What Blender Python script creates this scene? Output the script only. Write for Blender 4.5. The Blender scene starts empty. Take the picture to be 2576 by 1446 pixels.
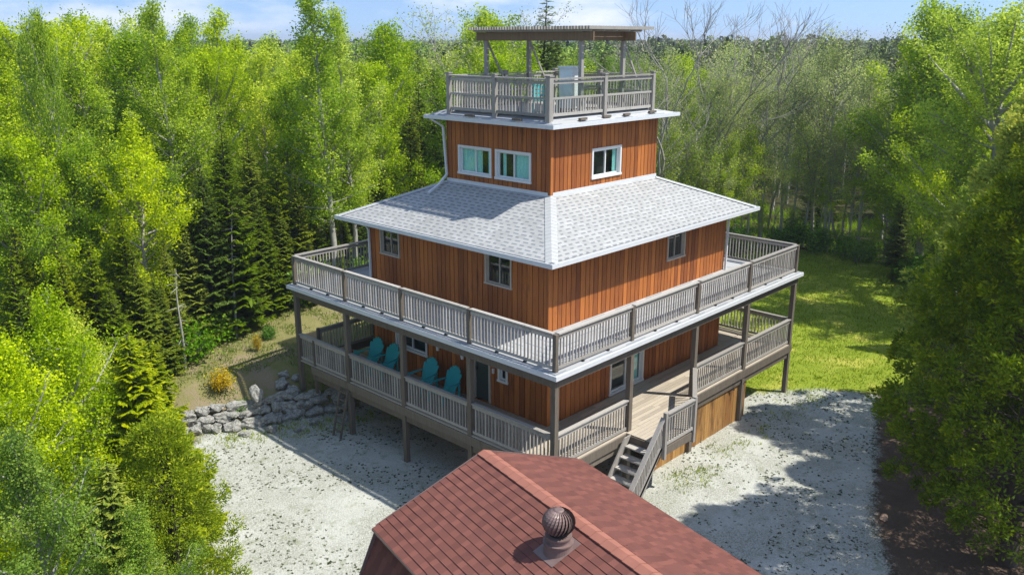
import bpy, bmesh, math, random
import numpy as np
from mathutils import Matrix, Vector, noise as mnoise

# ------------------------------------------------------------------ camera, sky, sun, exposure
scn = bpy.context.scene
COL = scn.collection
CAM = np.array([-16.99, -14.685, 12.553]); YAW = math.radians(43.406); PITCH = math.radians(-16.168); FPX = 2143.92
cF = np.array([math.cos(YAW)*math.cos(PITCH), math.sin(YAW)*math.cos(PITCH), math.sin(PITCH)])
cR = np.array([math.sin(YAW), -math.cos(YAW), 0.0]); cU = np.cross(cR, cF)
cam = bpy.data.cameras.new('camera'); co = bpy.data.objects.new('camera', cam); COL.objects.link(co)
co.matrix_world = Matrix([[cR[i], cU[i], -cF[i], CAM[i]] for i in range(3)] + [[0, 0, 0, 1]])
cam.sensor_width = 36; cam.lens = FPX/2575*36; cam.clip_end = 9000; cam.clip_start = .3
scn.camera = co

SUN = Vector((.36, -.57, 1)).normalized()
sl = bpy.data.lights.new('sun', 'SUN'); so = bpy.data.objects.new('sun', sl); COL.objects.link(so)
sl.energy = 3.8; sl.angle = math.radians(.6); sl.color = (1, .96, .89)
so.rotation_euler = (-SUN).to_track_quat('-Z', 'Y').to_euler()

w = bpy.data.worlds.new('World'); scn.world = w; w.use_nodes = True
nt = w.node_tree; nt.nodes.clear()
def WN(t, **k):
    n = nt.nodes.new(t)
    for a, b in k.items(): setattr(n, a, b)
    return n
sky = WN('ShaderNodeTexSky', sky_type='NISHITA', sun_disc=False)
sky.sun_elevation = math.asin(SUN.z); sky.sun_rotation = math.atan2(SUN.x, SUN.y)
sky.air_density = 1.0; sky.dust_density = .4; sky.ozone_density = 2.5; sky.altitude = 200
bg = WN('ShaderNodeBackground'); bg.inputs[1].default_value = .15
tc = WN('ShaderNodeTexCoord'); mp = WN('ShaderNodeMapping'); mp.inputs['Scale'].default_value = (1, 1, 3.2)
mp.inputs['Location'].default_value = (.35, .1, .2)
nz = WN('ShaderNodeTexNoise'); nz.inputs['Scale'].default_value = 3.4; nz.inputs['Detail'].default_value = 7; nz.inputs['Roughness'].default_value = .55
rp = WN('ShaderNodeValToRGB'); rp.color_ramp.elements[0].position = .53; rp.color_ramp.elements[1].position = .70
mx = WN('ShaderNodeMix', data_type='RGBA'); mx.inputs[7].default_value = (5.2, 5.2, 5.5, 1)
out = WN('ShaderNodeOutputWorld')
tint = WN('ShaderNodeMix', data_type='RGBA', blend_type='MULTIPLY'); tint.inputs[0].default_value = 1; tint.inputs[7].default_value = (.98, .96, .92, 1)
L = nt.links.new
lift = WN('ShaderNodeVectorMath', operation='ADD'); lift.inputs[1].default_value = (0, 0, .22)
L(tc.outputs['Generated'], lift.inputs[0]); L(lift.outputs[0], sky.inputs[0])
L(tc.outputs['Generated'], mp.inputs[0]); L(mp.outputs[0], nz.inputs['Vector']); L(nz.outputs[0], rp.inputs[0])
L(sky.outputs[0], tint.inputs[6]); L(tint.outputs[2], mx.inputs[6]); L(rp.outputs[0], mx.inputs[0]); L(mx.outputs[2], bg.inputs[0]); L(bg.outputs[0], out.inputs[0])

vs = scn.view_settings
vs.view_transform = 'Standard'; vs.look = 'None'; vs.exposure = 0.68; vs.gamma = 1
scn.render.engine = 'CYCLES'
scn.cycles.max_bounces = 6; scn.cycles.diffuse_bounces = 3; scn.cycles.transparent_max_bounces = 8
try: scn.cycles.use_denoising = True
except Exception: pass

# ------------------------------------------------------------------ materials
def mat(name):
    m = bpy.data.materials.new(name); m.use_nodes = True
    n = m.node_tree; n.nodes.clear()
    b = n.nodes.new('ShaderNodeBsdfPrincipled'); o = n.nodes.new('ShaderNodeOutputMaterial')
    n.links.new(b.outputs[0], o.inputs[0])
    return m, n, b, o
def N(n, t, **k):
    x = n.nodes.new(t)
    for a, v in k.items():
        if a.startswith('i_'):
            key = a[2:]; key = int(key) if key.isdigit() else key.replace('_', ' ')
            x.inputs[key].default_value = v
        else: setattr(x, a, v)
    return x
def mixc(n, fac, a, b, mode='MIX'):
    m = N(n, 'ShaderNodeMix', data_type='RGBA', blend_type=mode)
    for s, v in ((0, fac), (6, a), (7, b)):
        if hasattr(v, 'links') or hasattr(v, 'is_linked'): n.links.new(v, m.inputs[s])
        else: m.inputs[s].default_value = v if s == 0 else (*v, 1) if len(v) == 3 else v
    return m.outputs[2]
def math_(n, op, a, b=None, c=None, clamp=False):
    m = N(n, 'ShaderNodeMath', operation=op, use_clamp=clamp)
    for i, v in enumerate((a, b, c)):
        if v is None: continue
        if hasattr(v, 'is_linked'): n.links.new(v, m.inputs[i])
        else: m.inputs[i].default_value = v
    return m.outputs[0]
def noise(n, scale, vec=None, detail=4, rough=.55, stretch=None):
    x = N(n, 'ShaderNodeTexNoise'); x.inputs['Scale'].default_value = scale; x.inputs['Detail'].default_value = detail
    x.inputs['Roughness'].default_value = rough
    if vec is None:
        vec = N(n, 'ShaderNodeTexCoord').outputs['Object']
    if stretch:
        mpp = N(n, 'ShaderNodeMapping'); mpp.inputs['Scale'].default_value = stretch; n.links.new(vec, mpp.inputs[0]); vec = mpp.outputs[0]
    n.links.new(vec, x.inputs['Vector'])
    return x.outputs[0]
def ramp(n, v, a, b):
    m = N(n, 'ShaderNodeMapRange', clamp=True); m.interpolation_type = 'SMOOTHSTEP'
    n.links.new(v, m.inputs[0]); m.inputs[1].default_value = a; m.inputs[2].default_value = b
    return m.outputs[0]
def attr(n, name, o='Fac'):
    return N(n, 'ShaderNodeAttribute', attribute_name=name).outputs[o]
def bump(n, b, h, strength, dist=.02):
    x = N(n, 'ShaderNodeBump'); x.inputs['Strength'].default_value = strength; x.inputs['Distance'].default_value = dist
    n.links.new(h, x.inputs['Height']); n.links.new(x.outputs[0], b.inputs['Normal'])

def wood(name, c0, c1, stain, rough=.8, grain=(9, 9, .7), dirty=.5, stain_pos=(.56, .74)):
    m, n, b, o = mat(name)
    g = noise(n, 3.0, detail=6, rough=.65, stretch=grain)
    t = attr(n, 'tone')
    f = math_(n, 'ADD', math_(n, 'MULTIPLY', t, .75), math_(n, 'MULTIPLY', math_(n, 'SUBTRACT', g, .5), 1.1), clamp=True)
    c = mixc(n, f, c0, c1)
    s = ramp(n, noise(n, .9, detail=5, rough=.7, stretch=(2.6, 2.6, .55)), *stain_pos)
    c = mixc(n, math_(n, 'MULTIPLY', s, dirty), c, stain)
    n.links.new(c, b.inputs['Base Color']); b.inputs['Roughness'].default_value = rough
    bump(n, b, g, .35, .006)
    return m
def plain(name, c, rough=.6, metal=0, var=.18, scale=6, spec=.5):
    m, n, b, o = mat(name)
    v = noise(n, scale, detail=5)
    cc = mixc(n, v, tuple(x*(1-var) for x in c), tuple(min(1, x*(1+var)) for x in c))
    n.links.new(cc, b.inputs['Base Color']); b.inputs['Roughness'].default_value = rough; b.inputs['Metallic'].default_value = metal
    b.inputs['Specular IOR Level'].default_value = spec
    return m
M = {}
M['siding'] = wood('cedar_stain_siding', (.21, .055, .010), (.60, .20, .038), (.06, .017, .007), .62, dirty=.7)
M['skirt'] = wood('honey_skirt_boards', (.24, .105, .025), (.52, .29, .085), (.085, .04, .014), .7, dirty=.75, stain_pos=(.5, .66))
M['grey_wood'] = wood('weathered_grey_wood', (.26, .24, .21), (.54, .51, .455), (.12, .105, .085), .85, dirty=.5)
M['post_wood'] = wood('brown_grey_post_wood', (.11, .09, .068), (.27, .23, .175), (.055, .044, .033), .85, dirty=.6)
M['deck_wood'] = wood('pale_deck_boards', (.36, .31, .24), (.56, .49, .38), (.23, .19, .14), .85, grain=(1.2, 9, 9), dirty=.4)
M['beam_wood'] = wood('brown_beam_wood', (.16, .10, .055), (.33, .22, .13), (.07, .045, .03), .8)
M['trim'] = plain('white_window_trim', (.74, .74, .72), .5, var=.08)
M['hip_cap'] = plain('pale_hip_cap', (.43, .44, .43), .9, var=.12, scale=5)
M['tan_stone'] = plain('tan_stone', (.45, .30, .2), .9, var=.3)
M['tan_trim'] = plain('tan_window_trim', (.48, .42, .34), .6, var=.15)
M['gutter'] = plain('pale_metal_gutter', (.66, .68, .69), .38, var=.10)
M['soffit'] = plain('soffit_board', (.34, .33, .31), .7)
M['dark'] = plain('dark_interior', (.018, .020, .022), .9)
M['curtain'] = plain('pale_teal_curtain', (.42, .86, .78), .9, var=.25, scale=14)
M['teal'] = plain('teal_plastic', (.008, .38, .40), .5, var=.12)
M['red'] = plain('red_plastic', (.45, .03, .03), .5)
M['black'] = plain('black_metal', (.02, .02, .022), .5)
M['cloth'] = plain('white_cabinet_paint', (.72, .75, .74), .6)
M['brown_metal'] = plain('brown_vent_metal', (.20, .135, .12), .45, metal=.1, var=.25, scale=9)
M['ridge'] = plain('orange_ridge_cap', (.33, .13, .088), .9, var=.22, scale=3)
M['soil'] = plain('bare_soil', (.07, .05, .035), .95)
# glass
m, n, b, o = mat('window_glass'); M['glass'] = m
gl = N(n, 'ShaderNodeBsdfGlossy'); gl.inputs['Roughness'].default_value = .02; gl.inputs[0].default_value = (.9, .95, 1, 1)
tr = N(n, 'ShaderNodeBsdfTransparent'); tr.inputs[0].default_value = (.93, .97, .95, 1)
lw = N(n, 'ShaderNodeLayerWeight'); lw.inputs[0].default_value = .5; fz = math_(n, 'POWER', lw.outputs['Facing'], 3.5)
ms = N(n, 'ShaderNodeMixShader'); n.links.new(math_(n, 'MULTIPLY_ADD', fz, .8, .05), ms.inputs[0]); n.links.new(tr.outputs[0], ms.inputs[1]); n.links.new(gl.outputs[0], ms.inputs[2])
n.links.new(ms.outputs[0], o.inputs[0])

def shingle(name, light, dark, row, per, thick, amount=1.0, var=.12, edge=0.0):
    """laminated shingles: uv in metres; staggered darker tabs in the upper part of every course"""
    m, n, b, o = mat(name)
    uv = N(n, 'ShaderNodeTexCoord').outputs['UV']
    wob = noise(n, 1.3, uv, 2)
    sep = N(n, 'ShaderNodeSeparateXYZ'); n.links.new(uv, sep.inputs[0])
    vr = math_(n, 'DIVIDE', sep.outputs[1], row)
    vr = math_(n, 'ADD', vr, math_(n, 'MULTIPLY', math_(n, 'SUBTRACT', wob, .5), .12))
    ri = math_(n, 'FLOOR', vr); rf = math_(n, 'FRACT', vr)
    wn = N(n, 'ShaderNodeTexWhiteNoise', noise_dimensions='1D'); n.links.new(ri, wn.inputs['W'])
    ur = math_(n, 'ADD', math_(n, 'DIVIDE', sep.outputs[0], per), math_(n, 'MULTIPLY', wn.outputs[0], 3.7))
    ui = math_(n, 'FLOOR', ur); uf = math_(n, 'FRACT', ur)
    cmb = N(n, 'ShaderNodeCombineXYZ'); n.links.new(ui, cmb.inputs[0]); n.links.new(ri, cmb.inputs[1])
    w2 = N(n, 'ShaderNodeTexWhiteNoise', noise_dimensions='2D'); n.links.new(cmb.outputs[0], w2.inputs['Vector'])
    wid = math_(n, 'MULTIPLY_ADD', w2.outputs[0], .35, .38)
    inu = math_(n, 'LESS_THAN', uf, wid)
    inv = math_(n, 'LESS_THAN', rf, thick)
    dsh = math_(n, 'MULTIPLY', math_(n, 'MULTIPLY', inu, inv), amount)
    spk = noise(n, 60, uv, 3, .8)
    big = noise(n, .55, uv, 5, .6)
    tile = math_(n, 'MULTIPLY_ADD', w2.outputs[0], .20, .88)
    c = mixc(n, dsh, light, dark)
    c = mixc(n, 1.0, c, N(n, 'ShaderNodeCombineXYZ').outputs[0], 'MULTIPLY') if False else c
    c2 = mixc(n, big, tuple(x*(1-var) for x in (1, 1, 1)), (1, 1, 1))
    c = mixc(n, 1.0, c, c2, 'MULTIPLY')
    val = N(n, 'ShaderNodeHueSaturation'); n.links.new(c, val.inputs['Color'])
    n.links.new(math_(n, 'MULTIPLY', tile, math_(n, 'MULTIPLY_ADD', spk, .5, .75)), val.inputs['Value'])
    n.links.new(val.outputs[0], b.inputs['Base Color']); b.inputs['Roughness'].default_value = .95; b.inputs['Specular IOR Level'].default_value = .2
    bump(n, b, spk, .5, .004)
    return m
M['shingle'] = shingle('white_grey_shingles', (.465, .47, .455), (.22, .235, .245), .155, .30, .36, .85, .32)
M['shingle_soft'] = shingle('white_rolled_shingles', (.47, .48, .48), (.26, .30, .33), .21, 1.6, .22, .9, .18)
M['red_shingle'] = shingle('red_brown_shingles', (.235, .092, .07), (.175, .07, .056), .17, .45, 1.1, .8, .34)

def leafmat(name, c0, c1, c2, transl=.35, rough=.6, hv=.02):
    m, n, b, o = mat(name)
    t = attr(n, 'tone')
    r = N(n, 'ShaderNodeObjectInfo').outputs['Random']
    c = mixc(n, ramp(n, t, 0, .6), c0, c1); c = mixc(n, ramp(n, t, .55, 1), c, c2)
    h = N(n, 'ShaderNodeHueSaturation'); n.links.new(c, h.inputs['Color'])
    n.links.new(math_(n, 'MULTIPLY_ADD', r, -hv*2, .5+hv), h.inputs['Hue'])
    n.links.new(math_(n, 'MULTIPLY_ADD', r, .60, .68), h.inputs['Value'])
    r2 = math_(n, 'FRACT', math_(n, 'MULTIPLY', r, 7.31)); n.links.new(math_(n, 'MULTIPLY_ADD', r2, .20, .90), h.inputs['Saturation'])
    n.links.new(h.outputs[0], b.inputs['Base Color']); b.inputs['Roughness'].default_value = rough; b.inputs['Specular IOR Level'].default_value = .25
    tl = N(n, 'ShaderNodeBsdfTranslucent'); n.links.new(h.outputs[0], tl.inputs[0])
    ms = N(n, 'ShaderNodeMixShader'); ms.inputs[0].default_value = transl
    n.links.new(b.outputs[0], ms.inputs[1]); n.links.new(tl.outputs[0], ms.inputs[2]); n.links.new(ms.outputs[0], o.inputs[0])
    return m
M['aspen'] = leafmat('aspen_leaves', (.20, .31, .010), (.41, .58, .016), (.62, .74, .035), .5, hv=.020)
M['spruce'] = leafmat('spruce_needles', (.065, .105, .012), (.20, .28, .020), (.46, .52, .035), .38)
M['cedar'] = leafmat('cedar_sprays', (.05, .095, .008), (.145, .225, .012), (.36, .43, .03), .38)
M['cedar_gold'] = leafmat('golden_cedar_sprays', (.09, .14, .008), (.27, .37, .015), (.58, .60, .03), .42, hv=.01)
M['olive'] = leafmat('budding_leaves', (.24, .32, .07), (.48, .57, .15), (.66, .70, .26), .5, hv=.01)
M['shrub'] = leafmat('shrub_leaves', (.10, .20, .012), (.20, .40, .02), (.36, .55, .035), .45)
M['orange_shrub'] = leafmat('orange_shrub_leaves', (.34, .22, .015), (.58, .42, .02), (.70, .55, .05), .35, hv=0)
M['grass'] = leafmat('grass_blades', (.10, .17, .012), (.24, .34, .02), (.42, .48, .05), .4)
M['weed'] = leafmat('weed_leaves', (.03, .05, .015), (.06, .10, .02), (.12, .16, .03), .2)
M['bark'] = plain('grey_brown_bark', (.30, .28, .25), .95, var=.5, scale=9)
M['darkbark'] = plain('dark_bark', (.06, .047, .036), .95, var=.4, scale=9)
M['pale_bark'] = plain('pale_grey_bark', (.36, .35, .31), .9, var=.45, scale=5)

def far_mat():
    m, n, b, o = mat('far_foliage')
    a = N(n, 'ShaderNodeAttribute', attribute_name='col').outputs['Color']
    n.links.new(a, b.inputs['Base Color']); b.inputs['Roughness'].default_value = .9; b.inputs['Specular IOR Level'].default_value = .1
    return m
M['far'] = far_mat()

def ground_mat():
    m, n, b, o = mat('ground_cover')
    z = N(n, 'ShaderNodeAttribute', attribute_name='zone').outputs['Color']
    s = N(n, 'ShaderNodeSeparateColor'); n.links.new(z, s.inputs[0])
    big = noise(n, .55, detail=6, rough=.6); mid = noise(n, 2.6, detail=6, rough=.7); fine = noise(n, 22, detail=4, rough=.7)
    wob = math_(n, 'MULTIPLY', math_(n, 'SUBTRACT', math_(n, 'ADD', math_(n, 'MULTIPLY', mid, .6), math_(n, 'MULTIPLY', fine, .4)), .5), 1.0)
    def zone(v): return ramp(n, math_(n, 'ADD', v, wob), .38, .62)
    floor_ = mixc(n, mid, (.035, .032, .016), (.085, .085, .030))
    soil = mixc(n, mid, (.075, .052, .036), (.17, .12, .085))
    dry = mixc(n, mid, (.13, .15, .03), (.33, .28, .13)); dry = mixc(n, ramp(n, big, .48, .62), dry, (.30, .235, .15)); 
    lawn = mixc(n, mid, (.15, .23, .015), (.33, .385, .04)); lawn = mixc(n, ramp(n, big, .5, .68), lawn, (.46, .45, .08))
    gr = mixc(n, ramp(n, fine, .30, .66), (.25, .255, .21), (.56, .565, .49))
    gr = mixc(n, math_(n, 'MULTIPLY', ramp(n, big, .42, .64), .7), gr, (.60, .61, .55))
    gr = mixc(n, math_(n, 'MULTIPLY', ramp(n, mid, .52, .66), .6), gr, (.27, .29, .18))
    vo = N(n, 'ShaderNodeTexVoronoi'); vo.inputs['Scale'].default_value = 7.0; n.links.new(N(n, 'ShaderNodeTexCoord').outputs['Object'], vo.inputs['Vector'])
    spot = math_(n, 'MULTIPLY', math_(n, 'LESS_THAN', vo.outputs[0], .26), ramp(n, noise(n, 1.1, detail=3), .44, .6))
    gr = mixc(n, math_(n, 'MULTIPLY', spot, .75), gr, (.12, .12, .08))
    c = mixc(n, zone(s.outputs[2]), floor_, dry)
    c = mixc(n, zone(attr(n, 'soilz')), c, soil)
    c = mixc(n, zone(s.outputs[1]), c, lawn)
    c = mixc(n, zone(s.outputs[0]), c, gr)
    n.links.new(c, b.inputs['Base Color']); b.inputs['Roughness'].default_value = .95; b.inputs['Specular IOR Level'].default_value = .15
    bump(n, b, math_(n, 'ADD', fine, mid), .8, .05)
    return m
M['ground'] = ground_mat()
def rock_mat():
    m, n, b, o = mat('limestone')
    a = noise(n, 2.2, detail=8, rough=.7); f = noise(n, 9, detail=6, rough=.75)
    c = mixc(n, ramp(n, a, .3, .65), (.17, .165, .14), (.50, .49, .44)); c = mixc(n, ramp(n, f, .5, .7), c, (.72, .71, .65))
    c = mixc(n, ramp(n, f, .42, .28), c, (.05, .055, .04))
    n.links.new(c, b.inputs['Base Color']); b.inputs['Roughness'].default_value = .95
    bump(n, b, f, 1, .06)
    return m
M['rock'] = rock_mat()

# ------------------------------------------------------------------ mesh helpers
def link(name, me, material=None, parent=None):
    o = bpy.data.objects.new(name, me); COL.objects.link(o)
    if material is not None: me.materials.append(material)
    if parent is not None: o.parent = parent
    return o
def tag(o, label=None, cat=None, group=None, kind=None):
    for k, v in (('label', label), ('category', cat), ('group', group), ('kind', kind)):
        if v: o[k] = v
    return o
def thing(name, label, cat, loc=(0, 0, 0), rz=0, group=None):
    o = bpy.data.objects.new(name, None); COL.objects.link(o); o.location = loc; o.rotation_euler = (0, 0, rz)
    o.empty_display_size = .2
    return tag(o, label, cat, group)
class MB:
    def __init__(s): s.v = []; s.f = []; s.t = []; s.uv = []; s.rng = random.Random(7)
    def quad(s, pts, tone=None, uv=None):
        i = len(s.v); s.v += [tuple(p) for p in pts]; s.f.append(tuple(range(i, i+len(pts))))
        s.t.append(s.rng.random() if tone is None else tone); s.uv.append(uv or [(p[0]+p[1], p[2]) for p in pts])
    def hexa(s, a, b, tone=None):
        """a: 4 bottom corners ccw from above, b: 4 top corners"""
        if tone is None: tone = s.rng.random()
        s.quad(a[::-1], tone); s.quad(b, tone)
        for k in range(4): s.quad([a[k], a[(k+1) % 4], b[(k+1) % 4], b[k]], tone)
        return s
    def box(s, x0, x1, y0, y1, z0, z1, tone=None):
        if x0 > x1: x0, x1 = x1, x0
        if y0 > y1: y0, y1 = y1, y0
        return s.hexa([(x0, y0, z0), (x1, y0, z0), (x1, y1, z0), (x0, y1, z0)], [(x0, y0, z1), (x1, y0, z1), (x1, y1, z1), (x0, y1, z1)], tone)
    def bar(s, p, q, w_, h_, tone=None, up=(0, 0, 1)):
        """a beam from p to q, w_ wide, h_ high, centred on the line"""
        p = Vector(p); q = Vector(q); d = (q-p).normalized(); up = Vector(up)
        if abs(d.dot(up)) > .97: up = Vector((1, 0, 0))
        sd = d.cross(up).normalized()*w_/2; u = sd.cross(d).normalized()*h_/2
        a = [p-sd-u, p+sd-u, p+sd+u, p-sd+u]; b = [x+(q-p) for x in a]
        if tone is None: tone = s.rng.random()
        s.quad(a[::-1], tone); s.quad(b, tone)
        for k in range(4): s.quad([a[k], a[(k+1) % 4], b[(k+1) % 4], b[k]][::-1] if False else [a[k], a[(k+1) % 4], b[(k+1) % 4], b[k]], tone)
        return s
    def lathe(s, prof, cx=0, cy=0, n=24, tone=.5):
        for (r0, z0), (r1, z1) in zip(prof[:-1], prof[1:]):
            for k in range(n):
                a, b = 2*math.pi*k/n, 2*math.pi*(k+1)/n
                s.quad([(cx+r0*math.cos(a), cy+r0*math.sin(a), z0), (cx+r0*math.cos(b), cy+r0*math.sin(b), z0),
                        (cx+r1*math.cos(b), cy+r1*math.sin(b), z1), (cx+r1*math.cos(a), cy+r1*math.sin(a), z1)], tone)
        return s
    def build(s, name, material, parent=None, smooth=False):
        me = bpy.data.meshes.new(name); me.from_pydata(s.v, [], s.f)
        at = me.attributes.new('tone', 'FLOAT', 'FACE'); at.data.foreach_set('value', s.t)
        ul = me.uv_layers.new(name='UVMap'); flat = [c for u in s.uv for p in u for c in p]; ul.data.foreach_set('uv', flat)
        if smooth: me.shade_smooth()
        me.update()
        return link(name, me, material, parent)

def np_mesh(name, V, F, tone=None, smooth=False):
    """V (n,3), F (m,k) all the same size"""
    me = bpy.data.meshes.new(name); k = F.shape[1]
    me.vertices.add(len(V)); me.vertices.foreach_set('co', V.astype(np.float32).ravel())
    me.loops.add(F.size); me.loops.foreach_set('vertex_index', F.astype(np.int32).ravel())
    me.polygons.add(len(F)); me.polygons.foreach_set('loop_start', np.arange(0, F.size, k, dtype=np.int32))
    try: me.polygons.foreach_set('loop_total', np.full(len(F), k, dtype=np.int32))
    except Exception: pass
    if tone is not None:
        at = me.attributes.new('tone', 'FLOAT', 'FACE'); at.data.foreach_set('value', tone.astype(np.float32))
    me.update(calc_edges=True)
    if smooth: me.shade_smooth()
    return me

# ------------------------------------------------------------------ terrain
def sst(a, b, x):
    t = np.clip((x-a)/(b-a), 0, 1); return t*t*(3-2*t)
def wall_dist(x, y):
    """signed distance behind the rock wall line (>0 = terrace side)"""
    return (2.14*(x+5.35)+4.65*(y-10.66))/5.119
def H(x, y):
    x = np.asarray(x, float); y = np.asarray(y, float)
    d = wall_dist(x, y)
    lf = sst(12.5, 6.5, x)
    t = (.62*sst(-.15, .45, d)+.72*sst(.3, 1.7, d))*sst(-7.5, -5.0, x)+1.34*sst(-.5, 4.0, d)*(1-sst(-7.5, -5.0, x))
    t = t+.55*sst(1, 8, d)
    h = t*lf
    h = h+.05*np.sin(x*.9+y*.4)*np.cos(y*.7-.3*x)*sst(0, 3, np.hypot(x-4, y-4)-7)
    r = np.hypot(x-4, y-2)
    h = h+.9*np.sin(x*.021+1)*np.cos(y*.026)*sst(45, 120, r)
    return h
def Hs(x, y): return float(H(x, y))
def seg(a, b, xs, ys): return None
def inpoly(px, py, poly):
    r = np.zeros(np.shape(px), bool); n = len(poly); j = n-1
    for i in range(n):
        xi, yi = poly[i]; xj, yj = poly[j]
        c = ((yi > py) != (yj > py)) & (px < (xj-xi)*(py-yi)/(yj-yi+1e-12)+xi); r ^= c; j = i
    return r
def polydist(px, py, poly):
    d = np.full(np.shape(px), 1e9)
    for i in range(len(poly)):
        ax, ay = poly[i]; bx, by = poly[(i+1) % len(poly)]
        dx, dy = bx-ax, by-ay; t = np.clip(((px-ax)*dx+(py-ay)*dy)/(dx*dx+dy*dy), 0, 1)
        d = np.minimum(d, np.hypot(px-ax-t*dx, py-ay-t*dy))
    return np.where(inpoly(px, py, poly), d, -d)
GRAVEL = [(-16, -30), (-13, -6), (-9.6, 4), (-6.6, 9.4), (-5.2, 10.5), (-.6, 8.4), (9, 8.2), (9.6, -.5), (12.6, -2.7), (13.4, -4.4), (9.6, -5.9), (4.6, -7.7), (2.6, -9), (0, -30)]
LAWN = [(9.3, 9), (9.6, -.9), (13, -3.4), (14.4, -5.2), (22, -3.5), (31, -.5), (34, 3), (33, 8), (25, 12), (14, 16), (9.5, 14)]
DRY = [(-10, 10), (-6, 9.8), (-5.2, 10.4), (-.6, 8.3), (9.5, 8.3), (9.5, 15), (2, 17.5), (-3.5, 16.8), (-8, 14)]
SOIL = [(2.6, -8.8), (4.8, -7.6), (9.8, -5.8), (13.5, -4.6), (15, -6), (22, -4.5), (26, -20), (0, -30)]
def build_ground():
    def axis(lo, hi, st, far):
        a = list(np.arange(lo, hi+1e-6, st)); k = st
        lo_, hi_ = a[0], a[-1]; pre = []; post = []
        while hi_ < far: k *= 1.22; hi_ += k; lo_ -= k; post.append(hi_); pre.append(lo_)
        return np.array(pre[::-1]+a+post)
    xs = axis(-14, 36, .2, 3500); ys = axis(-16, 19, .2, 3500)
    X, Y = np.meshgrid(xs, ys, indexing='ij'); Z = H(X, Y)
    nx, ny = X.shape
    rg = np.random.default_rng(3); 
    Z = Z+(rg.random(Z.shape)-.5)*.02*(np.hypot(X, Y) < 40)
    V = np.stack([X.ravel(), Y.ravel(), Z.ravel()], 1)
    i, j = np.meshgrid(np.arange(nx-1), np.arange(ny-1), indexing='ij')
    a = (i*ny+j).ravel(); F = np.stack([a, a+ny, a+ny+1, a+1], 1)
    def zone(poly, soft=.5): return np.clip(polydist(X.ravel(), Y.ravel(), poly)/soft*.5+.5, 0, 1)
    zg, zl, zd, zs = zone(GRAVEL, .8), zone(LAWN, 1.0), zone(DRY, 1.0), zone(SOIL, 1.0)
    C = np.stack([zg, zl, zd, np.ones_like(zg)], 1)
    cx = V[F].mean(1); 
    jit = np.array([mnoise.noise(Vector((p[0]*1.3, p[1]*1.3, 0)))*.5 if abs(p[0]-10) < 26 and abs(p[1]-2) < 19 else 0 for p in cx])
    fg = polydist(cx[:, 0], cx[:, 1], GRAVEL)+jit > 0
    fl = (polydist(cx[:, 0], cx[:, 1], LAWN)+jit > 0) & ~fg
    for nm, msk in (('gravel_yard', fg), ('lawn', fl), ('ground', ~fg & ~fl)):
        f = F[msk]; u, inv = np.unique(f, return_inverse=True)
        me = np_mesh(nm, V[u], inv.reshape(f.shape), smooth=True)
        at = me.attributes.new('zone', 'FLOAT_COLOR', 'POINT'); at.data.foreach_set('color', C[u].astype(np.float32).ravel())
        at = me.attributes.new('soilz', 'FLOAT', 'POINT'); at.data.foreach_set('value', zs[u].astype(np.float32))
        tag(link(nm, me, M['ground']), kind='structure')
build_ground()

# ------------------------------------------------------------------ the house
LX, LY = 9.46, 7.92
house = thing('house', 'tall cedar clad house with two grey decks and white shingled roof', 'house', (0, 0, 0))

def siding(name, p, ud, nd, W, z0, z1, holes=(), seed=1, pitch=.205, gap=.026, material=None, parent=house, cut=None):
    """vertical boards along ud (unit xy) starting at p, outward normal nd; holes = (u0,u1,z0,z1)"""
    r = random.Random(seed); mb = MB()
    P = lambda u, out, z: (p[0]+ud[0]*u+nd[0]*out, p[1]+ud[1]*u+nd[1]*out, z)
    flip = (ud[0]*nd[1]-ud[1]*nd[0]) > 0
    def slab(u0, u1, za, zb, o0, o1, tone):
        a = [P(u0, o1, za), P(u1, o1, za), P(u1, o0, za), P(u0, o0, za)]; b = [(x, y, zb) for x, y, _ in a]
        if flip: a = a[::-1]; b = b[::-1]
        mb.hexa(a, b, tone)
    def pieces(u0, u1, o0, o1, tone):
        br = sorted({u0, u1} | {h[k] for h in holes for k in (0, 1) if u0 < h[k] < u1})
        for a, b in zip(br[:-1], br[1:]):
            mid = (a+b)/2; hs = sorted((h[2], h[3]) for h in holes if h[0] < mid < h[1]); z = z0
            zt = z1
            for ha, hb in hs:
                if ha > z: slab(a, b, z, ha, o0, o1, tone)
                z = hb
            if z < zt: slab(a, b, z, zt, o0, o1, tone)
    u = 0
    while u < W-.01:
        e = min(W, u+pitch*r.uniform(.88, 1.14))
        t = min(1, max(0, r.gauss(.5, .24)))
        pieces(u, max(u+.02, e-gap), -.03, r.uniform(0, .006), t); pieces(max(u+.02, e-gap), e, -.03, -.020, t*.3); u = e
    return mb.build(name, material or M['siding'], parent)

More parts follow.
